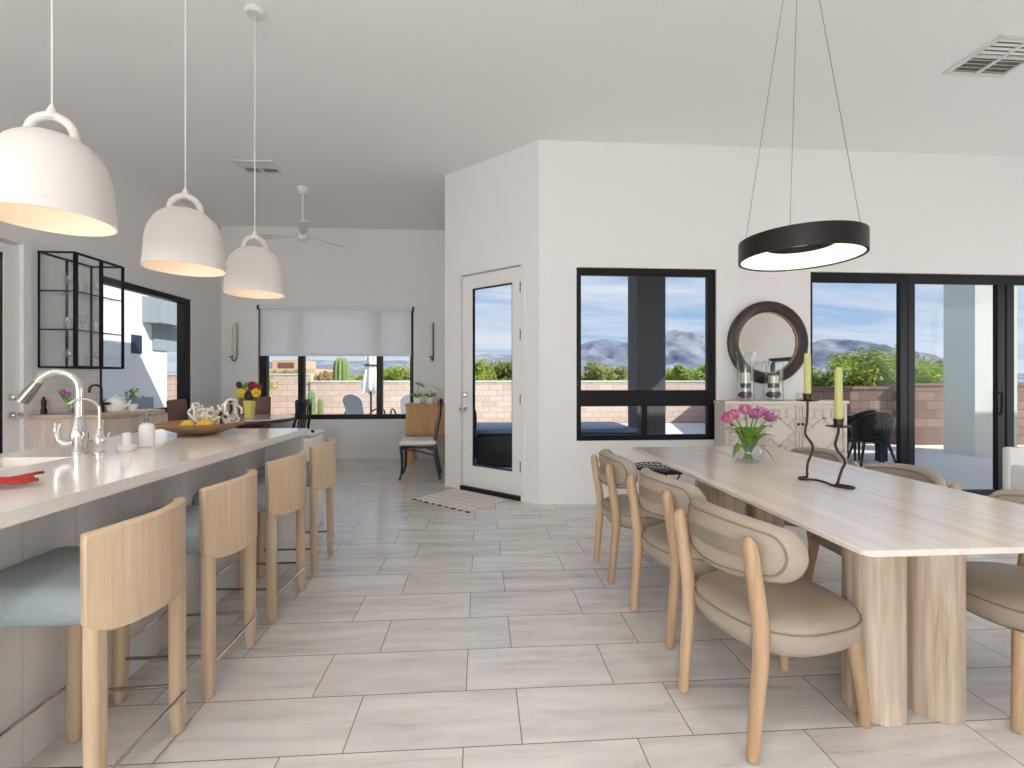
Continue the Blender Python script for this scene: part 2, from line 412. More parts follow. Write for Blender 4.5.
# window 1 (main)
w = sthing('window_1', (MX, YM, 0))
u0, u1, z0, z1 = win1
f = .05
ra, rb = zP(406, 645, YM), zP(390.5, 645, YM); mu = wx(645.5, YM)-MX
framed(w, [(u0, u1, z1-.075, z1), (u0, u1, z0, z0+.055), (u0, u0+f, z0, z1), (u1-.085, u1, z0, z1), (u0, u1, ra, rb), (mu-.025, mu+.025, z0, ra)],
       [(u0+f, u1-f, rb, z1-f), (u0+f, mu, z0+f, ra), (mu, u1-f, z0+f, ra)], y0=.02, y1=.07, gy=.045)
b = MB().bx(mu-.045, mu-.02, .0, .03, z0+.14, z0+.25, .004); b.build('latch', 'black_metal', w)
# sliding door
d = sthing('door_2', (MX, YM, 0))
u0, u1, z0, z1 = slid
X = lambda px: wx(px, YM)-MX
framed(d, [(u0, u1, z1-.10, z1), (u0, u1, 0, .06), (u0, u0+.045, 0, z1), (u1-.06, u1, 0, z1),
           (X(903), X(910), .06, z1-.1), (X(911), X(917.5), .05, z1-.1), (X(1001), X(1008), .06, z1-.1), (X(1010), X(1017), .06, z1-.1)],
       [(u0+.04, X(904), .06, z1-.09), (X(915), X(1003), .06, z1-.09), (X(1015), u1-.05, .06, z1-.09)], y0=.03, y1=.08, gy=.055)
hb = MB(); hx = X(1000.5); hz = 1.0
hb.tube([(hx, .03, hz-.12), (hx-.01, -.02, hz-.1), (hx-.01, -.025, hz+.1), (hx, .03, hz+.12)], .012, 8)
hb.bx(hx-.02, hx+.02, .01, .035, hz-.14, hz+.14, .004); hb.build('handle', 'bronze_metal', d)
# window 2 (nook back window)
w = sthing('window_2', (XL, YB, 0)); u0, u1, z0, z1 = bw
XB = lambda px: wx(px, YB)-XL
framed(w, [(u0, u1, z1-.06, z1), (u0, u1, z0, z0+.075), (u0, u0+.11, z0, z1), (u1-.06, u1, z0, z1), (XB(297), XB(302.5), z0, z1), (XB(376), XB(381.5), z0, z1)],
       [(u0+.05, XB(298), z0+.05, z1-.05), (XB(302), XB(377), z0+.05, z1-.05), (XB(381), u1-.05, z0+.05, z1-.05)], y0=.04, y1=.14)
# window 3 (left window) local x -> world Y
w = sthing('window_3', (XL, YR, 0), PI/2); u0, u1, z0, z1 = lw
framed(w, [(u0, u1, z1-.07, z1), (u0, u1, z0, z0+.06), (u0, u0+.06, z0, z1), (u1-.13, u1, z0, z1)], [(u0+.04, u1-.1, z0+.04, z1-.05)], y0=.02, y1=.12)
# window 4 (right wall), and unseen rear sliders added to bring in light
w = sthing('window_4', (XR, YM, 0), -PI/2); u0, u1, z0, z1 = rw
framed(w, [(u0, u1, z1-.1, z1), (u0, u1, z0, z0+.06), (u0, u0+.06, z0, z1), (u1-.06, u1, z0, z1)], [(u0+.04, u1-.04, z0+.04, z1-.05)])
for i, (u0, u1, z0, z1) in enumerate(ro):
    w = sthing('door_%d' % (4+i), (XR+T, YR, 0), PI); um = (u0+u1)/2
    framed(w, [(u0, u1, z1-.08, z1), (u0, u1, z0, z0+.06), (u0, u0+.06, z0, z1), (u1-.06, u1, z0, z1), (um-.05, um+.05, z0, z1)], [(u0+.04, um, z0+.04, z1-.05), (um, u1-.04, z0+.04, z1-.05)])

w = sthing('door_7', (XR, YM, 0), -PI/2); u0, u1, z0, z1 = rd; um = (u0+u1)/2  # unseen right-hand slider, added as an opening for the fill lamp
framed(w, [(u0, u1, z1-.08, z1), (u0, u1, z0, z0+.06), (u0, u0+.06, z0, z1), (u1-.06, u1, z0, z1), (um-.05, um+.05, z0, z1)], [(u0+.04, um, z0+.04, z1-.05), (um, u1-.04, z0+.04, z1-.05)])

def glazed_door(root, u0, u1, zt, gl, gr, gz0, gz1, knob_u, hinge_u, knob_zs=(1.13, .97)):
    b = MB()
    b.bx(u0, gl, .02, .065, .03, zt); b.bx(gr, u1, .02, .065, .03, zt); b.bx(gl, gr, .02, .065, .03, gz0); b.bx(gl, gr, .02, .065, gz1, zt)
    b.build('leaf', 'white_door', root, ang=0, doubles=1e-5)
    MB().bx(gl, gr, .038, .046, gz0, gz1).build('pane', 'pane', root, ang=0)
    b = MB(1); e = .012
    for a in ((gl, gl+e, gz0, gz1), (gr-e, gr, gz0, gz1), (gl, gr, gz0, gz0+e), (gl, gr, gz1-e, gz1)): b.bx(a[0], a[1], .03, .056, a[2], a[3])
    b.build('gasket', 'black_frame', root, ang=0)
    if knob_u is not None:
        k = MB(); k.tube([(knob_u, .02, knob_zs[0]), (knob_u, -.005, knob_zs[0])], [.032, .028], 16); k.box((knob_u, -.015, knob_zs[0]), (.012, .02, .04), None, .003); k.build('deadbolt', 'chrome', root)
        k = MB(); k.tube([(knob_u, .02, knob_zs[1]), (knob_u, .005, knob_zs[1]), (knob_u, .0, knob_zs[1]), (knob_u, -.03, knob_zs[1]), (knob_u, -.035, knob_zs[1]), (knob_u, -.055, knob_zs[1]), (knob_u, -.06, knob_zs[1])], [.033, .033, .012, .012, .026, .03, .015], 16); k.build('doorknob', 'chrome', root)
    if hinge_u is not None:
        for z in (.35, 1.05, 1.72, zt-.22): MB().cyl((hinge_u, -.004, z-.055), (hinge_u, -.004, z+.055), .010, None, 10).build('hinge', 'dark_iron', root)
d = sthing('door_1', (PL.x, PL.y, 0), arz)
gl, gr = along(471), along(511)
Yr = PL.y+ad.y*gr
glazed_door(d, dl+.012, dr-.012, DZ-.012, gl, gr, zP(472, 511, Yr), zP(282, 511, Yr), along(464.5), dr-.008, (zP(395, 464, 5.35), zP(408, 464, 5.35)))
MB().bx(dl+.0, dr, -.02, .12, .0, .045).build('threshold', 'mat_black', d, ang=0)
jb = MB(1); jb.bx(dl-.05, dl, -.012, .0, 0, DZ+.05); jb.bx(dr, dr+.05, -.012, 0, 0, DZ+.05); jb.bx(dl, dr, -.012, 0, DZ, DZ+.05); jb.build('casing', 'wall_paint', d, ang=0)
d = sthing('door_3', (XL, YR, 0), PI/2); u0, u1, _, zt = ld
glazed_door(d, u0+.01, u1-.03, zt-.03, u0+.16, 4.255-YR, .25, 2.34, u1-.1, None, (1.25-17*4.1/465, 1.25-35*4.1/465))
jb = MB(1); jb.bx(u1-.025, u1+.05, -.012, .03, 0, zt+.05); jb.bx(u0-.05, u1+.05, -.012, 0, zt, zt+.05); jb.bx(u0-.05, u0, -.012, 0, 0, zt+.05); jb.build('casing', 'white_door', d, ang=0)

# ------------------------------------------------------------------ island
isl = thing('kitchen_island', 'long white kitchen island with pale tiled panel along the bar stools', 'kitchen island', (-1.69, 0, 0))
IX0, IX1, IY0, IY1 = -2.18, -1.205, -.1, 3.33
b = MB(); b.bx(-2.12+1.69, -1.475+1.69, IY0+.02, IY1-.045, 0, .874); b.build('cabinet_body', 'panel_tile', isl, ang=0)
b = MB(); b.bx(IX0+.02+1.69, IX1-.02+1.69, IY1-.043, IY1-.01, 0, .874, .002); b.build('end_panel', 'white_door', isl, ang=0)
b = MB(); sx0, sx1, sy0, sy1 = -2.06, -1.775, 1.3, 2.15
for (a, c, e, g) in ((IX0, IX1, IY0, sy0), (IX0, IX1, sy1, IY1), (IX0, sx0, sy0, sy1), (sx1, IX1, sy0, sy1)): b.bx(a+1.69, c+1.69, e, g, .875, .915)
bmesh.ops.remove_doubles(b.bm, verts=b.bm.verts, dist=1e-5)
b.build('countertop', 'quartz', isl, ang=0)
b = MB()
b.bx(sx0-.012+1.69, sx0+1.69, sy0, sy1, .70, .874); b.bx(sx1+1.69, sx1+.012+1.69, sy0, sy1, .70, .874); b.bx(sx0-.012+1.69, sx1+.012+1.69, sy0-.012, sy0, .70, .874); b.bx(sx0-.012+1.69, sx1+.012+1.69, sy1, sy1+.012, .70, .874); b.bx(sx0-.012+1.69, sx1+.012+1.69, sy0-.012, sy1+.012, .69, .70)
b.build('sink_basin', 'sink_beige', isl, ang=0)

# faucet
CT = .916
fx, fy = -1.81, 2.225
fa = thing('kitchen_faucet', 'tall chrome gooseneck faucet with side lever beside the island sink', 'faucet', (fx, fy, CT))
b = MB(); b.lathe([(0, 0), (.034, 0), (.034, .012), (.028, .02), (.03, .05), (.034, .08), (.03, .11), (.022, .14), (.017, .17)], 20); b.build('body', 'chrome', fa)
pts = [(0, 0, .16), (0, 0, .26)]
R_ = .078
for i in range(11):
    a = PI*i/10*.86; pts.append((-.97*R_*(1-math.cos(a)), -.24*R_*(1-math.cos(a)), .292+R_*math.sin(a)))
MB().tube(pts, .0155, 14).build('spout', 'chrome', fa)
e = Vector(pts[-1]); dd = (e-Vector(pts[-2])).normalized()
MB().tube([e, e+dd*.03, e+dd*.1], [.016, .02, .026], 14).build('spray_head', 'steel', fa)
b = MB(); b.tube([(-.012, -.02, .05), (-.035, -.035, .05), (-.052, -.045, .07), (-.058, -.048, .115), (-.052, -.046, .145)], [.02, .017, .013, .011, .013], 12); b.build('lever', 'chrome', fa)
ft = thing('filter_faucet', 'slim chrome filtered water tap right of the large island faucet', 'faucet', (-1.70, 2.195, CT))
MB().lathe([(0, 0), (.022, 0), (.022, .01), (.014, .02), (.02, .05), (.02, .075), (.01, .1), (.007, .12)], 16).build('body', 'chrome', ft)
pts = [(0, 0, .11), (0, 0, .19)] + [(-.055*(1-math.cos(PI*i/8*.8)), -.02*(1-math.cos(PI*i/8*.8)), .2+.05*math.sin(PI*i/8*.8)) for i in range(9)]
MB().tube(pts, .006, 10).build('spout', 'chrome', ft)
MB().tube([(.015, 0, .065), (.035, 0, .075), (.042, 0, .1)], [.008, .006, .005], 8).build('lever', 'chrome', ft)
# brush / soap
t = thing('dish_brush', 'white dish brush standing in a round holder left of the soap dispenser', 'brush', (-1.665, 2.305, CT))
MB().lathe([(0, 0), (.036, 0), (.04, .012), (.034, .026), (.018, .03)], 18).build('holder', 'cream_fabric', t)
MB().lathe([(0, .028), (.018, .028), (.02, .05), (.018, .085), (0, .09)], 14).build('handle', 'white_ceramic', t)
t = thing('soap_dispenser', 'white soap bottle with metal pump on the island counter', 'soap dispenser', (-1.67, 2.445, CT))
MB().lathe([(0, 0), (.030, 0), (.033, .01), (.033, .095), (.028, .112), (.013, .12), (0, .12)], 20).build('bottle', 'white_ceramic', t)
MB().tube([(0, 0, .118), (0, 0, .15), (0, 0, .165), (.02, 0, .172), (.05, 0, .168)], [.012, .008, .008, .007, .005], 10).build('pump', 'steel', t)
# bowl
bwx, bwy = -1.725, 3.0
t = tag(MB().lathe([(0, 0), (.07, 0), (.1, .008), (.17, .03), (.225, .058), (.24, .072), (.236, .075), (.22, .066), (.16, .038), (.09, .016), (0, .012)], 36).build('serving_bowl', 'bowl_wood'), 'wide shallow wooden bowl of lemons on the island end', 'bowl')
t.location = (bwx, bwy, CT)
def lemon(x, y, z, rz, label):
    o = MB().lathe([(0, -.048), (.008, -.045), (.024, -.034), (.033, -.012), (.033, .012), (.024, .034), (.009, .044), (0, .05)], 16).build('lemon', 'lemon')
    o.location = (x, y, z); o.rotation_euler = (PI/2*.95, 0, rz); tag(o, label, 'lemon', 'lemons in the wooden bowl')
lemon(bwx-.015, bwy-.115, CT+.062, 1.1, 'lemon at the left front of the wooden bowl')
lemon(bwx+.075, bwy-.10, CT+.062, 1.9, 'lemon right of the other one in the wooden bowl')
g = thing('bead_garland', 'white coiled decorative garland heaped in the wooden bowl', 'decoration', (bwx, bwy, CT))
rr = random.Random(3); b = MB(); b2 = MB()
for k in range(17):
    cx, cy = rr.uniform(-.06, .16), rr.uniform(-.02, .1); cz = .075+.075*rr.random()
    rad = rr.uniform(.04, .075); ax = Vector((rr.uniform(-1, 1), rr.uniform(-1, .2), rr.uniform(-.3, .6))).normalized()
    q = Vector((0, 0, 1)).rotation_difference(ax)
    pts = [Vector((cx, cy, cz)) + q @ Vector((rad*math.cos(a), rad*.75*math.sin(a), .01*math.sin(3*a))) for a in [2*PI*i/18 for i in range(15)]]
    pts = [Vector((p.x, p.y, max(p.z, .05+.25*max(0, math.hypot(p.x, p.y)-.12)))) for p in pts]
    (b2 if k == 4 else b).tube(pts, .0075, 7)
b.build('strand', 'garland_white', g); b2.build('dark_strand', 'garland_dark', g)
# red cloth
rc = MB(); rr = random.Random(5)
rc.grid(14, 8, lambda u, v: (-.16+.32*u+.02*math.sin(6*v), -.05+.11*v+.02*math.sin(5*u+1), .012+.006*math.sin(11*u+3*v)+.004*math.sin(9*v)))
o = rc.build('dish_cloth', 'red_cloth'); sm = o.modifiers.new('s', 'SOLIDIFY'); sm.thickness = .008
o.location = (-1.575, 1.545, CT+.006); o.rotation_euler = (0, 0, .25); tag(o, 'folded red dish cloth on the island beside the sink', 'cloth')

# ------------------------------------------------------------------ bar stools
def rrect(x0, x1, y0, y1, r, n=5):
    P = []
    for cx, cy, a0 in ((x1-r, y1-r, 0), (x0+r, y1-r, PI/2), (x0+r, y0+r, PI), (x1-r, y0+r, 1.5*PI)):
        for i in range(n+1): a = a0+PI/2*i/n; P.append((cx+r*math.cos(a), cy+r*math.sin(a)))
    return P
def loft(b, loops):
    R = [[b.bm.verts.new(p) for p in L] for L in loops]
    for A, B in zip(R, R[1:]):
        n = len(A)
        for i in range(n): b.bm.faces.new((A[i], A[(i+1) % n], B[(i+1) % n], B[i]))
    b.bm.faces.new(R[0][::-1]); b.bm.faces.new(R[-1])
def make_stool(label):
    t = thing('bar_stool', label, 'bar stool', (0, 0, 0), 0, 'oak bar stools along the island')
    # back panel : outline in (s along arc, z)
    W, zt, zb, th = .205, .838, .535, .036
    def arc(y): return -.155-.075*(1-(y/W)**2)
    def arcp(y, r): # offset backwards by r
        dx = .075*2*y/W/W; n = Vector((-1, dx)).normalized(); return arc(y)+n.x*r, y+n.y*r
    b = MB(); n = 22
    def pnt(i, side, top):
        y = -W+2*W*i/n
        x, yy = arcp(y, th/2 if side else -th/2)
        z = zt-.012*abs(y/W)**3 if top else zb + .04*(abs(y)/W)**6
        return (x, yy, z)
    V = {}
    for i in range(n+1):
        for sd in (0, 1):
            for tp in (0, 1): V[i, sd, tp] = b.bm.verts.new(pnt(i, sd, tp))
    for i in range(n):
        for q in (((i, 0, 0), (i, 0, 1), (i+1, 0, 1), (i+1, 0, 0)), ((i, 1, 0), (i+1, 1, 0), (i+1, 1, 1), (i, 1, 1)), ((i, 0, 1), (i, 1, 1), (i+1, 1, 1), (i+1, 0, 1)), ((i, 0, 0), (i+1, 0, 0), (i+1, 1, 0), (i, 1, 0))):
            b.bm.faces.new([V[k] for k in q])
    for i in (0, n): b.bm.faces.new([V[i, 0, 0], V[i, 1, 0], V[i, 1, 1], V[i, 0, 1]])
    bp = b.build('backrest', 'stool_oak', t)
    md = bp.modifiers.new('b', 'BEVEL'); md.width = .006; md.segments = 2; md.limit_method = 'ANGLE'
    for sy in (-1, 1):
        sec = lambda x, y, z, a, c: [(x+px_, y+py_, z) for px_, py_ in rrect(-a/2, a/2, -c/2, c/2, min(a, c)*.42, 5)]
        b = MB(); loft(b, [sec(-.170, sy*.176, 0.003, .032, .040), sec(-.170, sy*.176, .03, .037, .048), sec(-.168, sy*.176, .12, .041, .055), sec(-.167, sy*.176, .45, .041, .058), sec(-.167, sy*.176, .60, .038, .056)]); b.build('rear_leg', 'stool_oak', t)
        b = MB(); loft(b, [sec(.165, sy*.165, 0.003, .034, .042), sec(.164, sy*.165, .03, .039, .05), sec(.162, sy*.165, .12, .043, .056), sec(.156, sy*.165, .56, .045, .058)]); b.build('front_leg', 'stool_oak', t)
        MB().tube([(-.172, sy*.178, .165), (.162, sy*.165, .165)], .006, 8).build('side_footrest', 'steel', t)
    MB().tube([(-.195, -.176, .143), (-.195, .176, .143)], .006, 8).build('rear_footrest', 'chrome', t)
    MB().tube([(.19, -.165, .19), (.19, .165, .19)], .006, 8).build('front_footrest', 'chrome', t)
    b = MB(); b.bx(-.14, .19, -.13, .13, .555, .578, .006); b.build('seat_base', 'stool_oak', t)
    b = MB(); b.box((.035, 0, .617), (.43, .405, .112), None, .048, 5); b.build('seat', 'blue_fabric', t)
    return t
ys = [1.55, 2.077, 2.67, 3.235]
sl = ['bar stool nearest the camera, cut by the frame, blue-grey seat', 'second bar stool along the island counting from the camera', 'third bar stool along the island counting from the camera', 'last bar stool at the far end of the island']
st = make_stool(sl[0]); st.location = (-1.243, ys[0], 0); st.rotation_euler = (0, 0, PI)
for k in (1, 2, 3): dup(st, (-1.243, ys[k], 0), PI+(.03, -.04, .03)[k-1], sl[k])

# ------------------------------------------------------------------ dining table
dt = thing('dining_table', 'long pale oak dining table with thick rounded pedestal legs', 'dining table', (1.645, 2.34, 0))
tx0, tx1, ty0, ty1 = -.525, .525, -1.055, 1.06
b = MB()
lp = lambda ins, z: [(x, y, z) for x, y in rrect(tx0+ins, tx1-ins, ty0+ins, ty1-ins, .03)]
loft(b, [lp(.12, .70), lp(.004, .73), lp(0, .733), lp(0, .747), lp(.003, .75)])
b.build('tabletop', 'table_oak', dt, ang=20)
for (x0, x1) in ((-.25, -.065), (-.02, .165)):
    for (y0, y1) in ((-.765, -.57), (.27, .68)):
        b = MB(); loft(b, [[(x, y, z) for x, y in rrect(x0+i, x1-i, y0+i, y1-i, .085, 8)] for i, z in ((.004, 0), (0, .004), (0, .70))]); b.build('pedestal_leg', 'bleached_oak', dt, ang=30)

# ------------------------------------------------------------------ dining chairs
def squash(o, n=2.6):   # round plan to a soft square
    for v in o.data.vertices:
        r_ = math.hypot(v.co.x, v.co.y)
        if r_ > 1e-4:
            k = (abs(v.co.x/r_)**n+abs(v.co.y/r_)**n)**(-1/n); v.co.x *= k; v.co.y *= k
def make_chair(label):
    t = thing('dining_chair', label, 'dining chair', (0, 0, 0), 0, 'oak and taupe leather dining chairs')
    hw, R, zc, th = .265, .112, .675, .062
    cur = lambda y: -.245+.115*(y/hw)**2
    sp = hw-R
    def pill(rho, phi):
        cy = sp*max(-1, min(1, math.cos(phi)*1.6)); return cy+rho*math.cos(phi), zc+rho*math.sin(phi)
    b = MB(); K, J = 48, 9
    loops = []
    for j in range(J*2+1):
        a = -PI/2+PI*j/(2*J)
        rho = R*(1-(1-math.cos(a))*.0) if False else None
    def ring(rho, xoff): 
        L = []
        for k in range(K):
            y, z = pill(rho, 2*PI*k/K); 
            L.append((cur(y)+xoff, y, z))
        return L
    prof = [(R-.034-.03*i, -th/2-.004*i) for i in (2, 1, 0)]
    prof = [(.03, -th/2-.006), (.06, -th/2-.005), (R-.03, -th/2-.001)]
    for i in range(1, 9):
        a = -PI/2+PI*i/9; prof.append((R-.03+.03*math.cos(a), th/2*math.sin(a)))
    prof += [(R-.03, th/2+.001), (.06, th/2+.006), (.03, th/2+.008)]
    loft(b, [ring(r, x) for r, x in prof])
    bk = b.build('backrest', 'leather', t, ang=60)
    for x in (-th/2-.002, th/2+.002):
        MB().tube([(p[0], p[1], p[2]) for p in ring(R-.026, x)], .0045, 6, closed=True).build('piping', 'leather_pipe', bk)
    st_ = MB().lathe([(0, .33), (.2, .33), (.235, .338), (.252, .36), (.256, .39), (.254, .415), (.245, .432), (.22, .447), (.17, .457), (.1, .463), (0, .465)], 40).build('seat', 'leather', t, ang=60)
    squash(st_)
    squash(MB().tube([(.2545*math.cos(a), .2545*math.sin(a), .418) for a in [2*PI*i/40 for i in range(40)]], .0035, 6, closed=True).build('piping', 'leather_pipe', st_))
    for sy in (-1, 1):
        b = MB(); pts = [(-.262, sy*.178, .004), (-.252, sy*.179, .12), (-.233, sy*.182, .32), (-.231, sy*.183, .42), (-.248, sy*.183, .54), (-.272, sy*.182, .68), (-.276, sy*.180, .715), (-.277, sy*.179, .729), (-.277, sy*.179, .735)]
        b.tube(pts, [.020, .022, .026, .027, .026, .025, .023, .015, .006], 14); b.build('rear_leg', 'oak', t, ang=50)
        b = MB(); b.tube([(.245, sy*.17, .004), (.24, sy*.168, .1), (.205, sy*.15, .345)], [.018, .020, .026], 14); b.build('front_leg', 'oak', t)
    return t
cl = [('taupe leather dining chair nearest the camera on the table left side', 1.105, 1.703, .225), ('middle taupe dining chair on the table left side', 1.111, 2.337, .15), ('far taupe dining chair on the table left side, by the window', 1.06, 3.0, .01)]
ch = make_chair(cl[0][0]); ch.location = (cl[0][1], cl[0][2], 0); ch.rotation_euler = (0, 0, cl[0][3])
for L_, x, y, r in cl[1:]: dup(ch, (x, y, 0), r, L_)
for L_, x, y, r in (('taupe dining chair at the frame edge, on the table right side', 2.15, 1.70, PI), ('middle dining chair on the table right side, in front of the sliding door', 2.10, 2.37, PI-.04), ('far dining chair on the table right side, in front of the sideboard', 2.09, 2.98, PI)):
    dup(ch, (x, y, 0), r, L_)
# wire stool behind the table
t = thing('wire_stool', 'black woven wire stool beyond the far end of the dining table', 'stool', (at(664, 4.0)[0], at(664, 4.0)[1], 0))
b = MB()
for k in range(9):
    r = .03+.031*k; b.tube([(r*math.cos(a), r*.9*math.sin(a), .50-.05*(1-(r/.278)**2)) for a in [2*PI*i/28 for i in range(28)]], .004, 5, closed=True)
for k in range(32):
    a = 2*PI*k/32; b.tube([(r*math.cos(a), r*.9*math.sin(a), .50-.05*(1-(r/.278)**2)) for r in (.03, .12, .2, .278)], .004, 5)
b.build('seat', 'black_metal', t)
for sx, sy in ((1, 1), (1, -1), (-1, 1), (-1, -1)): MB().tube([(sx*.1, sy*.1, .46), (-sx*.2, sy*.2, .004)], .007, 6).build('leg', 'black_metal', t)

# ------------------------------------------------------------------ on the table
TZ = .751
vx, vy = at(748, 2.80)
t = tag(MB().lathe([(0, 0), (.045, 0), (.066, .012), (.085, .05), (.082, .09), (.06, .12), (.052, .135), (.06, .15), (.057, .15), (.049, .136), (.057, .12), (.078, .09), (.081, .05), (.062, .016), (0, .01)], 32).build('glass_vase', 'clear_glass'), 'round clear glass vase of tulips on the dining table', 'vase')
t.location = (vx, vy, TZ)
def tulip(dx, dy, h, mat, label, leafs):
    t = thing('tulip', label, 'flower', (vx, vy, TZ), 0, 'pink tulips in the glass vase')
    base = Vector((-dx*.25, -dy*.25, .02)); mid = Vector((dx*.2, dy*.2, .15)); top = Vector((dx, dy, h))
    MB().tube([base, (base+mid)/2, mid, (mid*.45+top*.55)+Vector((0, 0, .01)), top], .0045, 7).build('stem', 'leaf_green', t)
    b = MB(); ax = (top-mid).normalized(); q = Vector((0, 0, 1)).rotation_difference(ax)
    for k in range(6):
        a = 2*PI*k/6; off = .004*(k % 2)
        def pf(u, v, a=a, off=off):
            w = (v-.5)*1.25*math.sin(PI*(.12+.82*u))**.6
            r = (.006+.030*math.sin(PI*min(1, u*.62+.06))*(1-.25*u)) + off
            return top + q @ Vector((r*math.cos(a+w), r*math.sin(a+w), -.006+.062*u-.012*abs(v-.5)*u))
        b.grid(6, 4, pf)
    o = b.build('blossom', mat, t, ang=60); s_ = o.modifiers.new('s', 'SOLIDIFY'); s_.thickness = .0015
    for (lx, ly, lz) in leafs:
        b = MB(); e = Vector((lx, ly, lz)); s0 = Vector((lx*.1, ly*.1, .06)); m0 = Vector((lx*.4, ly*.4, max(lz, .13)+.05))
        side = Vector((-ly, lx, 0)).normalized()
        def lf(u, v):
            p = s0*(1-u)**2+m0*2*u*(1-u)+e*u*u; w = .027*math.sin(PI*(.1+.9*u))**.8
            return p+side*(v-.5)*2*w+Vector((0, 0, .006*abs(v-.5)))
        b.grid(8, 2, lf); o = b.build('leaf', 'leaf_green', t, ang=80); s_ = o.modifiers.new('s', 'SOLIDIFY'); s_.thickness = .0015
tulip(-.125, -.02, .255, 'tulip_pink', 'leftmost pink tulip in the glass vase', [(-.14, 0, .2), (-.115, -.03, .03), (-.09, .05, .17), (-.05, -.08, .14)])
tulip(-.07, .01, .27, 'tulip_pink', 'pink tulip second from the left in the vase', [(-.06, -.06, .19), (-.03, .08, .2)])
tulip(-.015, .0, .30, 'tulip_pink', 'tallest pink tulip standing in the vase middle', [(.02, -.08, .16), (-.03, -.05, .21)])
tulip(.015, -.03, .275, 'tulip_mauve', 'mauve tulip just right of the tallest one', [(.06, .06, .2)])
tulip(.075, .01, .285, 'tulip_pink', 'pink tulip upper right in the glass vase', [(.16, .01, .21), (.125, -.05, .02), (.07, -.07, .15)])
tulip(.105, -.03, .262, 'tulip_mauve', 'rightmost mauve pink tulip in the vase', [(.15, -.03, .16), (.09, .05, .2)])
# candelabra: bent iron rod
ca = thing('candle_holder', 'wavy dark iron two-arm candle holder on the dining table', 'candle holder', (1.655, 2.15, TZ))
A = Vector((*at(807.5, 2.35), 0))-Vector((1.655, 2.15, 0)); B_ = Vector((*at(838.5, 2.17), 0))-Vector((1.655, 2.15, 0))
za, zb = 1.25-21*2.35/465-TZ, 1.25-47*2.17/465-TZ
sc = 1/465*2.26
pts = [A+Vector((0, 0, za))]
for f_, o_ in ((.85, 0), (.72, -.004), (.62, -.012), (.55, -.006), (.47, .018), (.40, .028), (.32, .022), (.22, .004), (.12, -.002), (.03, -.002)): pts.append(A+Vector((o_, 0, za*f_)))
pts += [A+Vector((-.01, .01, .006)), A+Vector((-.045, 0, .006)), A+Vector((-.05, -.03, .006)), A+Vector((.0, -.055, .006)), (A+B_)/2+Vector((0, -.02, .006)), B_+Vector((-.02, 0, .006)), B_+Vector((.02, -.05, .006)), B_+Vector((.045, -.035, .006)), B_+Vector((.03, .0, .006)), B_+Vector((.0, .012, .01))]
for f_, o_ in ((.06, -.004), (.18, .006), (.3, .018), (.4, .032), (.5, .02), (.62, -.008), (.72, -.015), (.82, -.008), (.92, 0), (1, 0)): pts.append(B_+Vector((o_, 0, zb*f_)))
# smooth
def cr(P, n=4):
    P = [Vector(p) for p in P]; out = []
    for i in range(len(P)-1):
        p0, p1, p2, p3 = P[max(0, i-1)], P[i], P[i+1], P[min(len(P)-1, i+2)]
        for k in range(n):
            u = k/n; out.append(.5*((2*p1)+(p2-p0)*u+(2*p0-5*p1+4*p2-p3)*u*u+(3*p1-p0-3*p2+p3)*u**3))
    return out+[P[-1]]
MB().tube(cr(pts), .0058, 8).build('rod', 'dark_iron', ca)
for P, z in ((A, za), (B_, zb)):
    MB().lathe([(0, -.004), (.01, -.004), (.05, .002), (.052, .006), (.03, .004), (.022, .006), (.019, .012), (.022, .038), (.019, .038), (.016, .014), (0, .01)], 22, (P.x, P.y, z)).build('cup', 'dark_iron', ca)
for P, z, h, lb in ((A, za, .225, 'pale green taper candle in the taller arm, left of the other'), (B_, zb, .262, 'pale green taper candle in the lower arm, right of the other')):
    o = thing('taper_candle', lb, 'candle', (1.655+P.x, 2.15+P.y, TZ+z+.016), 0, 'green taper candles')
    MB().lathe([(0, 0), (.0155, 0), (.0165, .03), (.0155, h-.01), (.012, h), (0, h-.002)], 16).build('wax', 'candle_green', o)
    MB().tube([(0, 0, h-.004), (.001, 0, h+.008)], .0012, 5).build('wick', 'garland_dark', o)

# ------------------------------------------------------------------ sideboard
SX0, SX1, SY0, SY1, SZ = wx(726, 4.4), wx(848, 4.4), 4.40, 4.625, zP(401, 780, 4.4)
sb = thing('sideboard', 'whitewashed sideboard with carved lattice doors against the white wall', 'sideboard', ((SX0+SX1)/2, SY1, 0))
cx = (SX0+SX1)/2
b = MB(); b.bx(SX0-cx, SX1-cx, SY0+.012-SY1, 0, .06, SZ-.03); b.bx(SX0-cx, SX0+.05-cx, SY0+.01-SY1, 0, 0, .06); b.bx(SX1-.05-cx, SX1-cx, SY0+.01-SY1, 0, 0, .06); b.build('carcass', 'sideboard_paint', sb, ang=0)
MB().bx(SX0-.012-cx, SX1+.012-cx, SY0-.008-SY1, 0, SZ-.03, SZ, .004).build('top', 'sideboard_paint', sb, ang=0)
bd = [SX0+.02, wx(760, 4.4), wx(799, 4.4), SX1-.015]
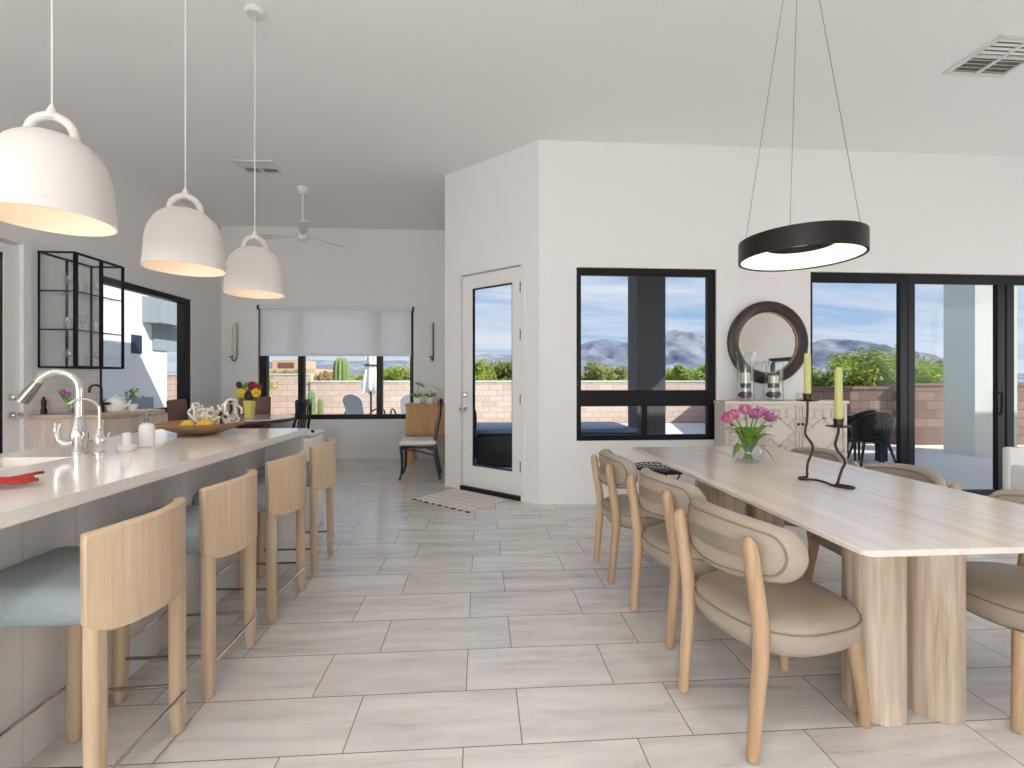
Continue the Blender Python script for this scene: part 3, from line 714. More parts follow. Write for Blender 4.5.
for k in range(3):
    a, c = bd[k]+.004-cx, bd[k+1]-.004-cx; y1 = SY0+.012-SY1; y0 = y1-.014; zb0, zt0 = .1, SZ-.05
    dr_ = MB().bx(a, c, y0, y1, zb0, zt0).build('door', 'sideboard_paint', sb, ang=0)
    g = MB(1); w_ = c-a; bt = .018; ya, yb2 = y0-.012, y0
    def bar(p, q):
        p = Vector((p[0], (ya+yb2)/2, p[1])); q = Vector((q[0], (ya+yb2)/2, q[1])); d_ = q-p
        g.box((p+q)/2, (d_.length, .012, bt), Matrix.Rotation(-math.atan2(d_.z, d_.x), 3, 'Y'))
    x_ = lambda f_: a+w_*f_
    sq = w_*.86; top = zt0-.03
    for f_ in (.07, .93): bar((x_(f_), zb0), (x_(f_), zt0))
    rows = [top, top-.09, top-.09-sq*.9]
    z_ = top; 
    while z_ > zb0+.02:
        bar((x_(.07), z_), (x_(.93), z_))
        if z_-.09 > zb0:
            bar((x_(.07), z_-.09), (x_(.93), z_-.09))
            for f_ in (.32, .5, .68): bar((x_(f_), z_), (x_(f_), z_-.09))
        z2 = z_-.09; z3 = max(z2-sq*.8, zb0); zm = (z2+z3)/2
        bar((x_(.07), zm), (x_(.5), z2)); bar((x_(.5), z2), (x_(.93), zm)); bar((x_(.93), zm), (x_(.5), z3)); bar((x_(.5), z3), (x_(.07), zm))
        for fx_, fz_ in ((.07, z2), (.93, z2), (.07, z3), (.93, z3)): bar((x_(fx_), fz_), (x_(.5+(fx_-.5)*.48), zm+(fz_-zm)*.48))
        z_ = z3
    g.build('lattice', 'sideboard_bar', dr_, ang=0)
    for xx in ([c-.02] if k == 1 else [a+.02] if k == 2 else [a+.02]):
        MB().tube([(xx, y0, zP(424, 799, 4.4)), (xx, y0-.02, zP(424, 799, 4.4)), (xx, y0-.026, zP(424, 799, 4.4)), (xx, y0-.034, zP(424, 799, 4.4))], [.006, .006, .015, .01], 10).build('knob', 'dark_iron', dr_)
# mirror
mr = thing('round_mirror', 'round wall mirror in a wide dark wooden frame above the sideboard', 'mirror', (wx(769, 4.6), YM, zP(342.5, 769, 4.6)))
b = MB(); prof = [(.31, .0), (.425, .0), (.43, .02), (.425, .04), (.40, .055), (.34, .05), (.318, .035), (.31, .02)]
b.lathe(prof, 64, close=True); o = b.build('frame', 'ebony', mr); o.rotation_euler = (PI/2, 0, 0)
o = MB().tube([(.313*math.cos(a), .313*math.sin(a), .03) for a in [2*PI*i/64 for i in range(64)]], .006, 8, closed=True).build('inner_rim', 'copper', mr); o.rotation_euler = (PI/2, 0, 0)
o = MB().lathe([(0, .012), (.312, .012), (.312, .018), (0, .018)], 64).build('mirror_glass', 'mirror', mr); o.rotation_euler = (PI/2, 0, 0)
# hurricanes
def hurricane(px, r, h, label, cl, pl, ch_, cr_):
    x, y = wx(px, 4.51), 4.51
    t = tag(MB().lathe([(0, 0), (r*.92, 0), (r*.95, .01), (r*.9, h*.5), (r*.92, h*.88), (r*1.15, h), (r*1.12, h), (r*.89, h*.88), (r*.87, h*.5), (r*.9, .014), (0, .01)], 32).build('hurricane_vase', 'clear_glass'), label, 'vase', 'glass hurricane vases on the sideboard')
    t.location = (x, y, SZ+.001)
    zc = SZ+.13
    c = thing('pillar_candle', cl, 'candle', (x, y, zc), 0, 'candles in the hurricane vases')
    MB().lathe([(0, .04), (cr_, .04), (cr_, ch_), (cr_*.8, ch_+.002), (0, ch_-.006)], 20).build('wax', 'candle_cream', c)
    MB().lathe([(0, 0), (cr_*1.05, 0), (cr_*1.06, .045), (cr_*1.0, .045), (0, .039)], 20).build('band', 'bronze_metal', c)
    MB().tube([(0, 0, ch_-.01), (.001, 0, ch_+.01)], .0015, 5).build('wick', 'garland_dark', c)
    for k in range(4):
        a = k*PI/2+.5; rr_ = r*.45; b = MB()
        for ring_ in range(6):
            z = -.028+.011*ring_; rw_ = .022*math.sin(PI*(.2+.75*(ring_+.5)/6.3))
            for s_ in range(8):
                q = 2*PI*s_/8+ring_*.4
                b.ball((rw_*math.cos(q), rw_*math.sin(q), z), .0085, 6, (1, 1, .7))
        b.ball((0, 0, 0), .021, 10, (1, 1, 1.4))
        o = b.build('pinecone', 'pinecone'); o.location = (x+rr_*math.cos(a), y+rr_*math.sin(a)*.9, SZ+.058); o.rotation_euler = (.5+k, .3*k, 0)
        tag(o, pl, 'pinecone', pl.replace('brown pinecone', 'pinecones'))
hurricane(745.5, .088, .49, 'tall flared glass hurricane vase, left one on the sideboard', 'cream pillar candle inside the taller left hurricane vase', 'brown pinecone at the bottom of the taller left hurricane', .15, .045)
hurricane(773.5, .096, .40, 'shorter wide glass hurricane vase, right one on the sideboard', 'cream pillar candle inside the shorter right hurricane vase', 'brown pinecone at the bottom of the shorter right hurricane', .12, .05)
t = tag(MB().lathe([(0, 0), (.03, 0), (.05, .03), (.052, .06), (.04, .085), (.037, .085), (.048, .06), (.046, .032), (0, .006)], 20).build('votive_glass', 'clear_glass'), 'small round glass votive near the sideboard right end', 'votive'); t.location = (wx(801, 4.5), 4.5, SZ+.001)

# ------------------------------------------------------------------ ring pendant
rp = thing('ring_pendant', 'black ring pendant lamp with glowing underside above the dining table', 'pendant lamp', (1.645, 2.30, 0))
zr, r = 1.876, .287
MB().lathe([(r-.012, zr), (r, zr), (r, zr+.102), (r-.012, zr+.102)], 72, close=True).build('outer_band', 'bronze_metal', rp)
MB().lathe([(.150, zr+.068), (.158, zr+.068), (.158, zr+.102), (.150, zr+.102)], 72, close=True).build('inner_band', 'bronze_metal', rp)
MB().lathe([(.156, zr+.096), (r-.01, zr+.096), (r-.01, zr+.101), (.156, zr+.101)], 72, close=True).build('top_cover', 'bronze_metal', rp)
MB().lathe([(.157, zr+.074), (r-.012, zr+.006), (r-.012, zr+.014), (.157, zr+.082)], 72, close=True).build('diffuser', 'ring_glow', rp)
for a in (math.radians(144), math.radians(66), math.radians(-36)):
    p = (1.0*(r-.03)*math.cos(a), (r-.03)*math.sin(a), zr+.1)
    MB().tube([p, (.02*math.cos(a), .02*math.sin(a), H-.03)], .0016, 6).build('cable', 'steel', rp)
MB().lathe([(0, H), (.06, H), (.06, H-.03), (.055, H-.035), (0, H-.035)], 24).build('canopy', 'bronze_metal', rp)

# ------------------------------------------------------------------ dome pendants
def make_dome(label):
    t = thing('dome_pendant', label, 'pendant lamp', (0, 0, 0), 0, 'white bell pendant lamps over the island')
    zr = 1.81; R = .179
    pr = [(R, 0), (R*.985, .02), (R*.955, .09), (R*.93, .15), (R*.86, .2), (R*.74, .245), (R*.55, .28), (R*.3, .3), (0, .305)]
    # smoothed profile, outer then inner shell
    def smp(P, n=4):
        out = [tuple(p)[:2] for p in ((v.x, v.y) for v in cr([Vector((a, c, 0)) for a, c in P], n))]; return out
    o_ = smp(pr); o_[-1] = (0, .305)
    MB().lathe([(a, zr+c) for a, c in o_], 48).build('shade', 'lamp_white', t, ang=60)
    i_ = [(max(0, a-.005), zr+c-.005 if c > .02 else zr+c) for a, c in o_]; i_[-1] = (0, zr+.30)
    sh = MB().lathe([(R, zr)]+i_, 48).build('inner_shade', 'shade_inner', t, ang=60)
    hp = []
    for i in range(13):
        a = PI*i/12; hp.append((.066*math.cos(a), 0, zr+.285+.085*math.sin(a)**.8))
    hp = [(.072, 0, zr+.255)]+hp+[(-.072, 0, zr+.255)]
    MB().tube(hp, .0155, 12).build('loop_handle', 'lamp_white', t)
    MB().tube([(0, 0, zr+.36), (0, 0, zr+.385), (0, 0, zr+.41)], [.02, .016, .006], 12).build('cord_grip', 'lamp_white', t)
    MB().tube([(0, 0, zr+.40), (0, 0, H-.02)], .0032, 8).build('cord', 'lamp_white', t)
    MB().lathe([(0, H-.03), (.05, H-.028), (.058, H-.015), (.06, H), (0, H)], 28).build('canopy', 'lamp_white', t)
    b = MB(); b.ball((0, 0, zr+.14), .04, 16); b.build('bulb', 'bulb_warm', t)
    b = MB(); b.cyl((0, 0, zr+.175), (0, 0, zr+.29), .02, .024, 14); b.build('socket', 'lamp_white', t)
    return t
dp = make_dome('white bell pendant lamp nearest the camera, cut by the frame'); dp.location = (-1.51, 1.745, 0); dp.rotation_euler = (0, 0, .3)
dup(dp, (-1.494, 2.46, 0), .35, 'middle white bell pendant lamp over the island')
dup(dp, (-1.474, 3.142, 0), .5, 'farthest white bell pendant lamp over the island end')

# ------------------------------------------------------------------ ceiling vents and fan
def vent(x, y, w_, d_, label):
    t = thing('ceiling_vent', label, 'vent', (x, y, H), 0, 'white ceiling air vents')
    b = MB(1); e = .03
    for a in ((-w_/2, w_/2, -d_/2, -d_/2+e), (-w_/2, w_/2, d_/2-e, d_/2), (-w_/2, -w_/2+e, -d_/2, d_/2), (w_/2-e, w_/2, -d_/2, d_/2), (-.012, .012, -d_/2, d_/2), (-w_/2, w_/2, -.01, .01)): b.bx(a[0], a[1], a[2], a[3], -.012, 0)
    b.build('frame', 'vent_white', t, ang=0)
    MB().bx(-w_/2+.02, w_/2-.02, -d_/2+.02, d_/2-.02, -.003, -.001).build('backing', 'vent_dark', t, ang=0)
    b = MB()
    for k in range(9):
        yy = -d_/2+e+(d_-2*e)*(k+.5)/9
        b.box((0, yy, -.008), (w_-2*e, d_/26, .002), Matrix.Rotation(.5 if yy > 0 else -.5, 3, 'X'))
    b.build('louvers', 'vent_white', t, ang=0)
vent(-2.5, 5.43, .42, .32, 'small white ceiling vent near the ceiling fan')
vent(3.87, 3.21, .5, .42, 'white ceiling vent above the sliding glass door')
fn = thing('ceiling_fan', 'white three-blade ceiling fan on a long rod above the nook', 'ceiling fan', (-2.23, 5.99, H))
MB().lathe([(0, 0), (.07, 0), (.068, -.03), (.04, -.075), (.015, -.085), (0, -.085)], 24).build('canopy', 'white_plastic', fn)
MB().cyl((0, 0, -.08), (0, 0, -.52), .011, None, 10).build('rod', 'white_plastic', fn)
MB().lathe([(0, -.48), (.03, -.485), (.035, -.53), (.07, -.545), (.075, -.6), (.06, -.62), (.065, -.625), (.06, -.66), (0, -.67)], 24).build('motor', 'white_plastic', fn)
for a in (3.0, 3.0+2*PI/3, 3.0+4*PI/3):
    b = MB(); R3 = Matrix.Rotation(a, 3, 'Z') @ Matrix.Rotation(.2, 3, 'X')
    poly = [(.06, -.02), (.14, -.03), (.35, -.06), (.55, -.065), (.6, -.03), (.6, .03), (.55, .06), (.35, .06), (.14, .035), (.06, .02)]
    b.prism(poly, -.004, .004); bmesh.ops.transform(b.bm, matrix=R3.to_4x4(), verts=b.bm.verts); bmesh.ops.translate(b.bm, vec=(0, 0, -.6), verts=b.bm.verts)
    b.build('blade', 'white_plastic', fn)
for k, (x, y) in enumerate([(x, y) for y in (-3.0, -1.4, 0) for x in (-3.0, -.6, 1.4, 3.4, 4.9)]):  # unseen downlights added to fill the room with light
    t = thing('added_downlight', 'added fill downlight, white cylinder on the ceiling, unseen near the camera', 'fill light', (x, y, H), 0, 'added fill downlights on the ceiling')
    MB().lathe([(0, 0), (.09, 0), (.09, -.15), (.082, -.15), (.078, -.02), (0, -.02)], 28).build('housing', 'white_plastic', t)
    MB().lathe([(.0815, -.149), (.077, -.149), (.073, -.03), (.0775, -.03)], 28, close=True).build('baffle', 'black_metal', t)
    MB().lathe([(0, -.028), (.072, -.028), (.072, -.024), (0, -.024)], 28).build('lens', 'fill_glow', t)

# ------------------------------------------------------------------ left wall : glass cabinet + bar
gc = thing('glass_cabinet', 'black-framed glass wall cabinet beside the left window', 'wall cabinet', (XL, 4.54, 0))
D, Ly, zb, zt = .313, .575, 1.37, 2.425
fr = MB(1); q = .012
def gbar(x0, x1, y0, y1, z0, z1): fr.bx(x0, x1, y0, y1, z0, z1)
for z in (zb, zt):
    for y in (0, Ly): gbar(.002, D, y-q/2, y+q/2, z-q/2, z+q/2)
    for x in (.008, D): gbar(x-q/2, x+q/2, 0, Ly, z-q/2, z+q/2)
for (x, y) in ((.008, 0), (D, 0), (.008, Ly), (D, Ly), (.008, Ly/2)): gbar(x-q/2, x+q/2, y-q/2, y+q/2, zb, zt)
fr.build('frame', 'black_frame', gc, ang=0)
zs = (1.715, 2.07)
for z in zs:
    MB().bx(.01, D-.02, .01, Ly-.01, z-.004, z+.004).build('shelf', 'cabinet_glass', gc, ang=0)
b = MB()
for z in zs: b.bx(.0, D, -.004, .006, z-.006, z+.006); b.bx(D-.008, D+.004, 0, Ly, z-.005, z+.005)
b.build('shelf_rail', 'black_frame', gc, ang=0)
for y0, y1 in ((0, Ly/2), (Ly/2, Ly)):
    b = MB(1); x0, x1 = D, D+.02; s_ = .018
    b.bx(x0, x1, y0, y0+s_, zb, zt); b.bx(x0, x1, y1-s_*.5, y1, zb, zt); b.bx(x0, x1, y0, y1, zb, zb+.012); b.bx(x0, x1, y0, y1, zt-.012, zt)
    dd_ = b.build('door', 'black_frame', gc, ang=0)
    MB().bx(D+.006, D+.012, y0+.01, y1-.01, zb+.01, zt-.01).build('pane', 'cabinet_glass', dd_, ang=0)
MB().bx(.012, D-.01, -.003, .003, zb+.01, zt-.01).build('side_pane', 'cabinet_glass', gc, ang=0)
def stem_glass(x, y, z, label, k):
    P = [(0, 0), (.03, 0), (.03, .004), (.005, .01), (.004, .07), (.02, .085), (.034, .11), (.034, .14), (.028, .165), (.026, .165), (.032, .14), (.032, .11), (.0, .084)] if k == 0 else [(0, 0), (.03, 0), (.034, .01), (.038, .12), (.036, .12), (.031, .012), (0, .01)]
    o = MB().lathe(P, 18).build('wine_glass' if k == 0 else 'tumbler', 'clear_glass'); o.location = (x, y, z); tag(o, label, 'glass', 'glassware in the black glass cabinet')
zz = [zb+.008, zs[0]+.005, zs[1]+.005]; nm = ['bottom', 'middle', 'top']
for i, z in enumerate(zz):
    for j, yy in enumerate((.12, .28, .45)):
        kind = 0 if (i+j) % 2 == 0 else 1
        stem_glass(XL+.16, 4.54+yy, z, '%s on the %s shelf of the glass cabinet, %s' % ('stemmed clear glass' if kind == 0 else 'clear tumbler', nm[i], ('near the front end', 'at mid shelf', 'near the window')[j]), kind)
# bar counter
bc = thing('bar_cabinet', 'pale wood bar cabinet with wooden top under the glass cabinet', 'cabinet', (XL, 4.45, 0))
BX, BY, BZ = .63, .84, .935
b = MB(); b.bx(.002, BX-.02, .0, BY-.02, .08, BZ-.035); b.bx(.002, BX-.06, .02, BY-.04, 0, .08); b.build('carcass', 'wash_wood', bc, ang=0)
MB().bx(.002, BX, -.02, BY, BZ-.035, BZ, .004).build('top', 'bar_top', bc, ang=0)
for k in range(2):
    o = MB().bx(BX-.02, BX-.002, .01+k*.45, .44+k*.45, .1, BZ-.05, .003).build('door', 'wash_wood', bc, ang=0)
    MB().tube([(BX, .40+k*.1, .62), (BX+.022, .40+k*.1, .63), (BX+.022, .40+k*.1, .73), (BX, .40+k*.1, .74)], .005, 8).build('handle', 'steel', o)
sp_ = MB().bx(XL, XL+.008, 4.44, 5.21, BZ, 1.36).build('backsplash', 'splash_tile', ang=0); struct(sp_); sp_.name = 'trim_1'
bx_, by_ = -3.78, 4.62
t = thing('bar_faucet', 'small matte black gooseneck faucet on the wooden bar top', 'faucet', (at(101.5, 4.55)[0], at(101.5, 4.55)[1], BZ+.001))
MB().lathe([(0, 0), (.028, 0), (.026, .02), (.02, .06), (.016, .1), (.012, .12)], 16).build('body', 'black_metal', t)
MB().tube([(0, 0, .1), (0, 0, .2)]+[(-.04*(1-math.cos(PI*i/8)), -.02*(1-math.cos(PI*i/8)), .22+.045*math.sin(PI*i/8)) for i in range(9)]+[(-.08, -.04, .19)], .011, 10).build('spout', 'black_metal', t)
MB().tube([(.01, 0, .08), (.08, 0, .085)], [.014, .01], 10).build('lever', 'black_metal', t)
t = thing('white_teapot', 'white ceramic pot on the bar beside the black faucet', 'teapot', (*at(116, 4.68), BZ+.001))
MB().lathe([(0, 0), (.075, 0), (.09, .03), (.09, .1), (.07, .135), (.03, .145), (.012, .15), (.014, .165), (0, .17)], 24).build('pot', 'white_ceramic', t)
MB().tube([(.08, 0, .05), (.125, 0, .07), (.14, 0, .11)], [.016, .012, .009], 10).build('spout', 'white_ceramic', t)
t = thing('orchid_plant', 'small potted plant with dark leaves beside the white pot on the bar', 'plant', (*at(133, 4.75), BZ+.001))
MB().lathe([(0, 0), (.035, 0), (.045, .07), (.04, .07), (0, .06)], 16).build('pot', 'white_ceramic', t)
b = MB(); rr = random.Random(9)
for k in range(26):
    p = Vector((rr.gauss(0, .028), rr.gauss(0, .028), .13+rr.random()*.1)); b.ball(p, .016, 6, (1, 1, .5))
b.tube([(0, 0, .06), (0, 0, .15)], .004, 6); b.build('foliage', 'leaf_green', t)
t = thing('leaning_tulip_vase', 'slim glass with two pink tulips leaning left on the bar', 'vase', (*at(73, 4.35), BZ+.001))
MB().lathe([(0, 0), (.03, 0), (.04, .06), (.03, .13), (.028, .13), (.037, .06), (0, .006)], 16).build('glass', 'clear_glass', t)
b = MB(); b.tube([(0, 0, .01), (-.03, 0, .12), (-.09, 0, .19)], .005, 6); b.tube([(0, 0, .01), (-.01, 0, .13), (-.05, 0, .17)], .005, 6); b.tube([(0, 0, .05), (-.08, 0, .15), (-.14, 0, .22)], [.008, .016, .002], 6); b.build('stems', 'leaf_green', t)
b = MB(); b.ball((-.09, 0, .2), .022, 10, (1, 1, 1.3)); b.ball((-.045, 0, .18), .022, 10, (1, 1, 1.3)); b.build('blossoms', 'tulip_mauve', t)
t = thing('pepper_mill', 'small black mill at the near end of the bar', 'mill', (*at(43.5, 4.3), BZ+.001))
MB().lathe([(0, 0), (.026, 0), (.027, .03), (.018, .06), (.022, .1)], 16).build('base', 'black_metal', t)
MB().lathe([(0, .1), (.022, .1), (.02, .13), (.008, .14), (.01, .155), (0, .16)], 16).build('cap', 'black_metal', t)

# ------------------------------------------------------------------ nook
ng = thing('nook_table', 'round breakfast table with glass top and dark red wood rim', 'table', (-3.08, 6.45, 0))
MB().lathe([(0, .735), (.55, .735), (.555, .742), (.55, .75), (0, .75)], 48).build('glass_top', 'glass_top', ng)
MB().lathe([(.36, .70), (.5, .69), (.54, .705), (.54, .733), (.36, .733)], 48, close=True).build('rim', 'mahogany', ng)
MB().lathe([(0, 0), (.3, 0), (.3, .03), (.1, .08), (.07, .2), (.09, .45), (.2, .66), (.37, .70), (.37, .72), (0, .72)], 32).build('pedestal', 'mahogany', ng)
t = thing('flower_vase', 'yellow tapered vase of mixed flowers on the breakfast table', 'vase', (wx(249.5, 6.3), 6.3, .751))
MB().lathe([(0, 0), (.05, 0), (.055, .01), (.075, .23), (.068, .23), (.05, .02), (0, .015)], 22).build('body', 'yellow_vase', t)
vx2 = wx(249.5, 6.3)
def bloom(name, dx, dz, r, mat, label):
    t = thing(name, label, 'flower', (vx2, 6.3, .751), 0, 'bouquet flowers in the yellow vase')
    c = Vector((dx, -.05, dz)); MB().tube([(dx*.1, 0, .05), (dx*.4, -.02, .2), c+Vector((0, .02, -.01))], .004, 6).build('stem', 'leaf_green', t)
    b = MB()
    for ring_, n, rr_ in ((0, 11, 1.0), (1, 8, .62)):
        for k in range(n):
            a = 2*PI*k/n+ring_*.3
            b.ball(c+Vector((r*rr_*.6*math.cos(a), -.012*ring_, r*rr_*.6*math.sin(a))), r*.42, 7, (1, .45, 1))
    b.ball(c+Vector((0, -.03, 0)), r*.3, 8, (1, .6, 1)); b.build('head', mat, t)
bloom('yellow_flower', -.075, .33, .062, 'yellow_petal', 'yellow flower on the bouquet left side')
bloom('yellow_flower', .105, .34, .066, 'yellow_petal', 'yellow flower on the bouquet right side')
bloom('red_flower', .06, .42, .062, 'red_petal', 'dark red flower at the bouquet top')
bloom('red_flower', .15, .41, .04, 'red_petal', 'small red flower at the bouquet far right')
bloom('purple_flower', .01, .30, .06, 'purple_petal', 'dark purple flower at the bouquet centre')
bloom('purple_flower', -.11, .44, .04, 'purple_petal', 'small dark purple flower at the bouquet upper left')
b = MB(); rr = random.Random(4)
for k in range(60):
    a = rr.random()*2*PI; p = Vector((.16*rr.random()*math.cos(a), .06*math.sin(a), .25+.2*rr.random())); b.ball(p, .022, 6, (1, .6, .5+rr.random()))
b.tube([(0, 0, .02), (0, 0, .3)], .03, 8)
o = tag(b.build('bouquet_greenery', 'leaf_green'), 'green leaves filling the bouquet in the yellow vase', 'leaves'); o.location = (vx2, 6.32, .751); o['kind'] = 'stuff'
def make_black_chair(label, seat_mat='cream_fabric', body='black_lacquer'):
    t = thing('nook_chair', label, 'chair', (0, 0, 0), 0, 'black lacquered side chairs')
    for sy in (-1, 1):
        MB().tube(cr([(-.27, sy*.2, .003), (-.235, sy*.2, .15), (-.2, sy*.2, .35), (-.2, sy*.2, .47), (-.225, sy*.195, .65), (-.26, sy*.18, .84), (-.255, sy*.175, .99)]), .0185, 10).build('rear_leg', body, t)
        MB().tube(cr([(.235, sy*.21, .003), (.205, sy*.2, .1), (.2, sy*.2, .25), (.215, sy*.2, .42)]), [.014]*4+[.017]*4+[.021]*5, 10).build('front_leg', body, t)
        MB().tube([(-.205, sy*.2, .30), (.0, sy*.2, .36), (.2, sy*.2, .39)], .009, 8).build('stretcher', body, t)
    b = MB(); b.box((0, 0, .415), (.43, .43, .04), None, .006); b.build('seat_frame', body, t)
    b = MB(); b.box((.008, 0, .462), (.46, .46, .06), None, .026, 4); b.build('seat_cushion', seat_mat, t)
    b = MB(); b.grid(10, 1, lambda u, v: (-.262-.03*math.sin(PI*u)+.0*v, -.19+.38*u, .93+.075*v)); o = b.build('top_rail', body, t); s_ = o.modifiers.new('s', 'SOLIDIFY'); s_.thickness = .022; s_.offset = 0
    for yy in (-.09, -.03, .03, .09):
        MB().tube([(-.205, yy, .47), (-.235, yy, .68), (-.27, yy, .86), (-.28, yy, .94)], .009, 8, flat=2.0, up=(1, 0, 0)).build('back_slat', body, t)
    return t
bk = make_black_chair('black side chair with cream cushion by the wooden cabinet'); bk.location = (-.79, 6.08, 0); bk.rotation_euler = (0, 0, PI+.05)
dup(bk, (at(297, 5.8)[0]-.22, at(297, 5.8)[1]+.14, 0), PI-.1, 'black slat-back chair at the breakfast table, beyond the island end')
def brown_chair(x, y, rz, label):
    t = thing('upholstered_chair', label, 'chair', (x, y, 0), rz, 'brown chairs at the breakfast table')
    b = MB(); b.box((0, 0, .43), (.46, .46, .09), None, .03, 3); b.build('seat', 'chair_brown', t)
    b = MB(); b.box((-.22, 0, .72), (.06, .44, .56), Matrix.Rotation(-.1, 3, 'Y'), .026, 3); b.build('backrest', 'chair_brown', t)
    for sx in (-1, 1):
        for sy in (-1, 1): MB().tube([(sx*.2, sy*.19, .4), (sx*.22, sy*.2, .003)], [.022, .016], 10).build('leg', 'mahogany', t)
brown_chair(-3.40, 7.12, -PI/2+.2, 'reddish brown chair behind the breakfast table, below the wall sconce')
brown_chair(-3.70, 6.35, .15, 'reddish brown chair between the breakfast table and left window')
# wooden cabinet
wc = thing('wood_cabinet', 'honey wood cabinet on chunky legs in the nook corner', 'cabinet', (-.775, 6.86, 0))
b = MB(); b.bx(-.32, .32, .012, .5, .44, .875); b.build('body', 'honey_wood', wc, ang=0)
MB().bx(-.335, .335, -.01, .51, .875, .9, .004).build('top', 'honey_wood', wc, ang=0)
for k in (0, 1): MB().bx(-.31+k*.315, -.003+k*.313, 0, .012, .46, .865, .003).build('door', 'honey_wood', wc, ang=0)
for sx in (-1, 1):
    for y in (.04, .44): MB().bx(sx*.27-.045, sx*.27+.045, y-.03, y+.05, 0, .44, .004).build('leg', 'honey_wood', wc, ang=0)
for (px, lb, hh, sd) in ((417, 'white pot of dark green orchid leaves on the wooden cabinet', .3, 1), (430, 'small white pot with a sprig on the wooden cabinet, right one', .22, 2)):
    t = thing('potted_orchid', lb, 'plant', (wx(px, 7.0), 7.0, .901), 0, 'pots on the wooden cabinet')
    MB().lathe([(0, 0), (.045, 0), (.055, .09), (.05, .09), (0, .08)], 18).build('pot', 'white_ceramic', t)
    rr = random.Random(sd); b = MB()
    for k in range(6):
        a = rr.random()*6.28; e = Vector((.11*math.cos(a), .05*math.sin(a), .11+.04*rr.random())); b.tube([(0, 0, .08), e*.5+Vector((0, 0, .07)), e], [.008, .016, .004], 6, flat=.4)
    b.tube([(0, 0, .08), (.02, 0, .2), (.03, 0, hh)], .004, 6); b.build('foliage', 'leaf_green', t)
    b = MB()
    for k in range(4): b.ball((.03+.03*k-.03, -.01, hh-.015*k*k*.3), .022, 8, (1, .5, .8))
    b.build('blossom', 'flower_white' if sd == 2 else 'leaf_green', t)
# wall sconces
def sconce(px, lb, flip):
    t = thing('wall_sconce', lb, 'wall sconce', (wx(px, YB), YB, 0), 0, 'slim metal wall sconces')
    zt_, zb_ = zP(322.5, px, YB), zP(361, px, YB)
    MB().tube([(0, -.012, zt_), (0, -.012, zb_+.07), (-.005*flip, -.03, zb_+.03), (-.02*flip, -.05, zb_), (-.05*flip, -.06, zb_+.01), (-.06*flip, -.06, zb_+.06)], .012, 8).build('bracket', 'steel', t)
    MB().lathe([(0, 0), (.04, 0), (.045, .008), (.02, .012), (0, .012)], 16, (-.06*flip, -.06, zb_+.06)).build('cup', 'dark_iron', t)
    MB().lathe([(0, 0), (.014, 0), (.013, .5), (0, .5)], 12, (-.06*flip, -.06, zb_+.07)).build('taper', 'candle_cream', t)
sconce(237.5, 'slim wall sconce left of the shaded back window', 1)
sconce(433.5, 'slim wall sconce right of the shaded back window', .5)
# roller shade
rs = thing('roller_shade', 'white translucent roller shade half lowered over the back window', 'window shade', (wx(336, YB), YB, 0))
ux0, ux1 = wx(259.5, YB)-wx(336, YB), wx(413.5, YB)-wx(336, YB)
zt_, zb_ = zP(307, 336, YB), zP(355, 336, YB)
MB().bx(ux0+.03, ux1-.03, -.042, -.040, zb_, zt_-.02).build('cloth', 'shade_cloth', rs, ang=0)
MB().bx(ux0+.03, ux1-.03, -.05, -.034, zb_-.02, zb_+.02, .004).build('bottom_bar', 'white_plastic', rs, ang=0)
b = MB(); b.tube([(ux0+.02, -.045, zt_-.025), (ux1-.02, -.045, zt_-.025)], .026, 14); b.build('roller', 'white_plastic', rs)
for u in (ux0, ux1): MB().bx(u-.012, u+.012, -.07, 0, zt_-.06, zt_+.01, .003).build('bracket', 'black_metal', rs, ang=0)
# white bin at island end
t = thing('white_bin', 'white bin with a dark knob just beyond the island end', 'bin', (-1.48, 4.05, 0))
MB().box((0, 0, .39), (.2, .3, .78), None, .02, 3).build('body', 'white_plastic', t)
MB().box((0, 0, .80), (.21, .31, .03), None, .012, 2).build('lid', 'white_plastic', t)
MB().tube([(.09, -.1, .815), (.09, -.1, .835)], [.012, .016], 10).build('knob', 'dark_iron', t)
# white armchair at right edge
t = thing('white_armchair', 'white slipcovered armchair by the sliding door at the frame edge', 'armchair', (5.12, 4.1, 0), PI)
MB().box((0, -.02, .35), (.76, .07, .58), None, .02, 3).build('backrest', 'linen_white', t)
for sx in (-1, 1): MB().box((sx*.32, .22, .28), (.1, .48, .42), None, .03, 3).build('arm', 'linen_white', t)
MB().box((0, .2, .2), (.52, .44, .3), None, .03, 3).build('seat', 'linen_white', t)
for sx in (-1, 1):
    for y in (.02, .40): MB().cyl((sx*.32, y, 0), (sx*.33, y, .07), .02, .024, 10).build('leg', 'oak', t)
t.location = (at(1008, 4.2)[0]+.38, at(1008, 4.2)[1], 0)
# rug
P_ = [Vector(at(422, 4.926)), Vector(at(470, 4.437)), Vector(at(511, 4.884)), Vector(at(457, 5.357))]
ctr = sum(P_, Vector((0, 0)))/4
t = thing('door_mat', 'pale striped woven mat with black tassels before the angled door', 'rug', (ctr.x, ctr.y, 0), arz)
mw_, mh_ = .76, .58
MB().bx(-mw_/2, mw_/2, -mh_/2-.06, mh_/2-.06, .001, .012).build('weave', 'rug_weave', t, ang=0)
for k in range(9):
    x = -mw_/2+mw_*k/8; MB().box((x, -mh_/2-.07, .006), (.022 if k % 2 else .05, .025, .008), None, .003).build('tassel', 'mat_black', t, ang=0)

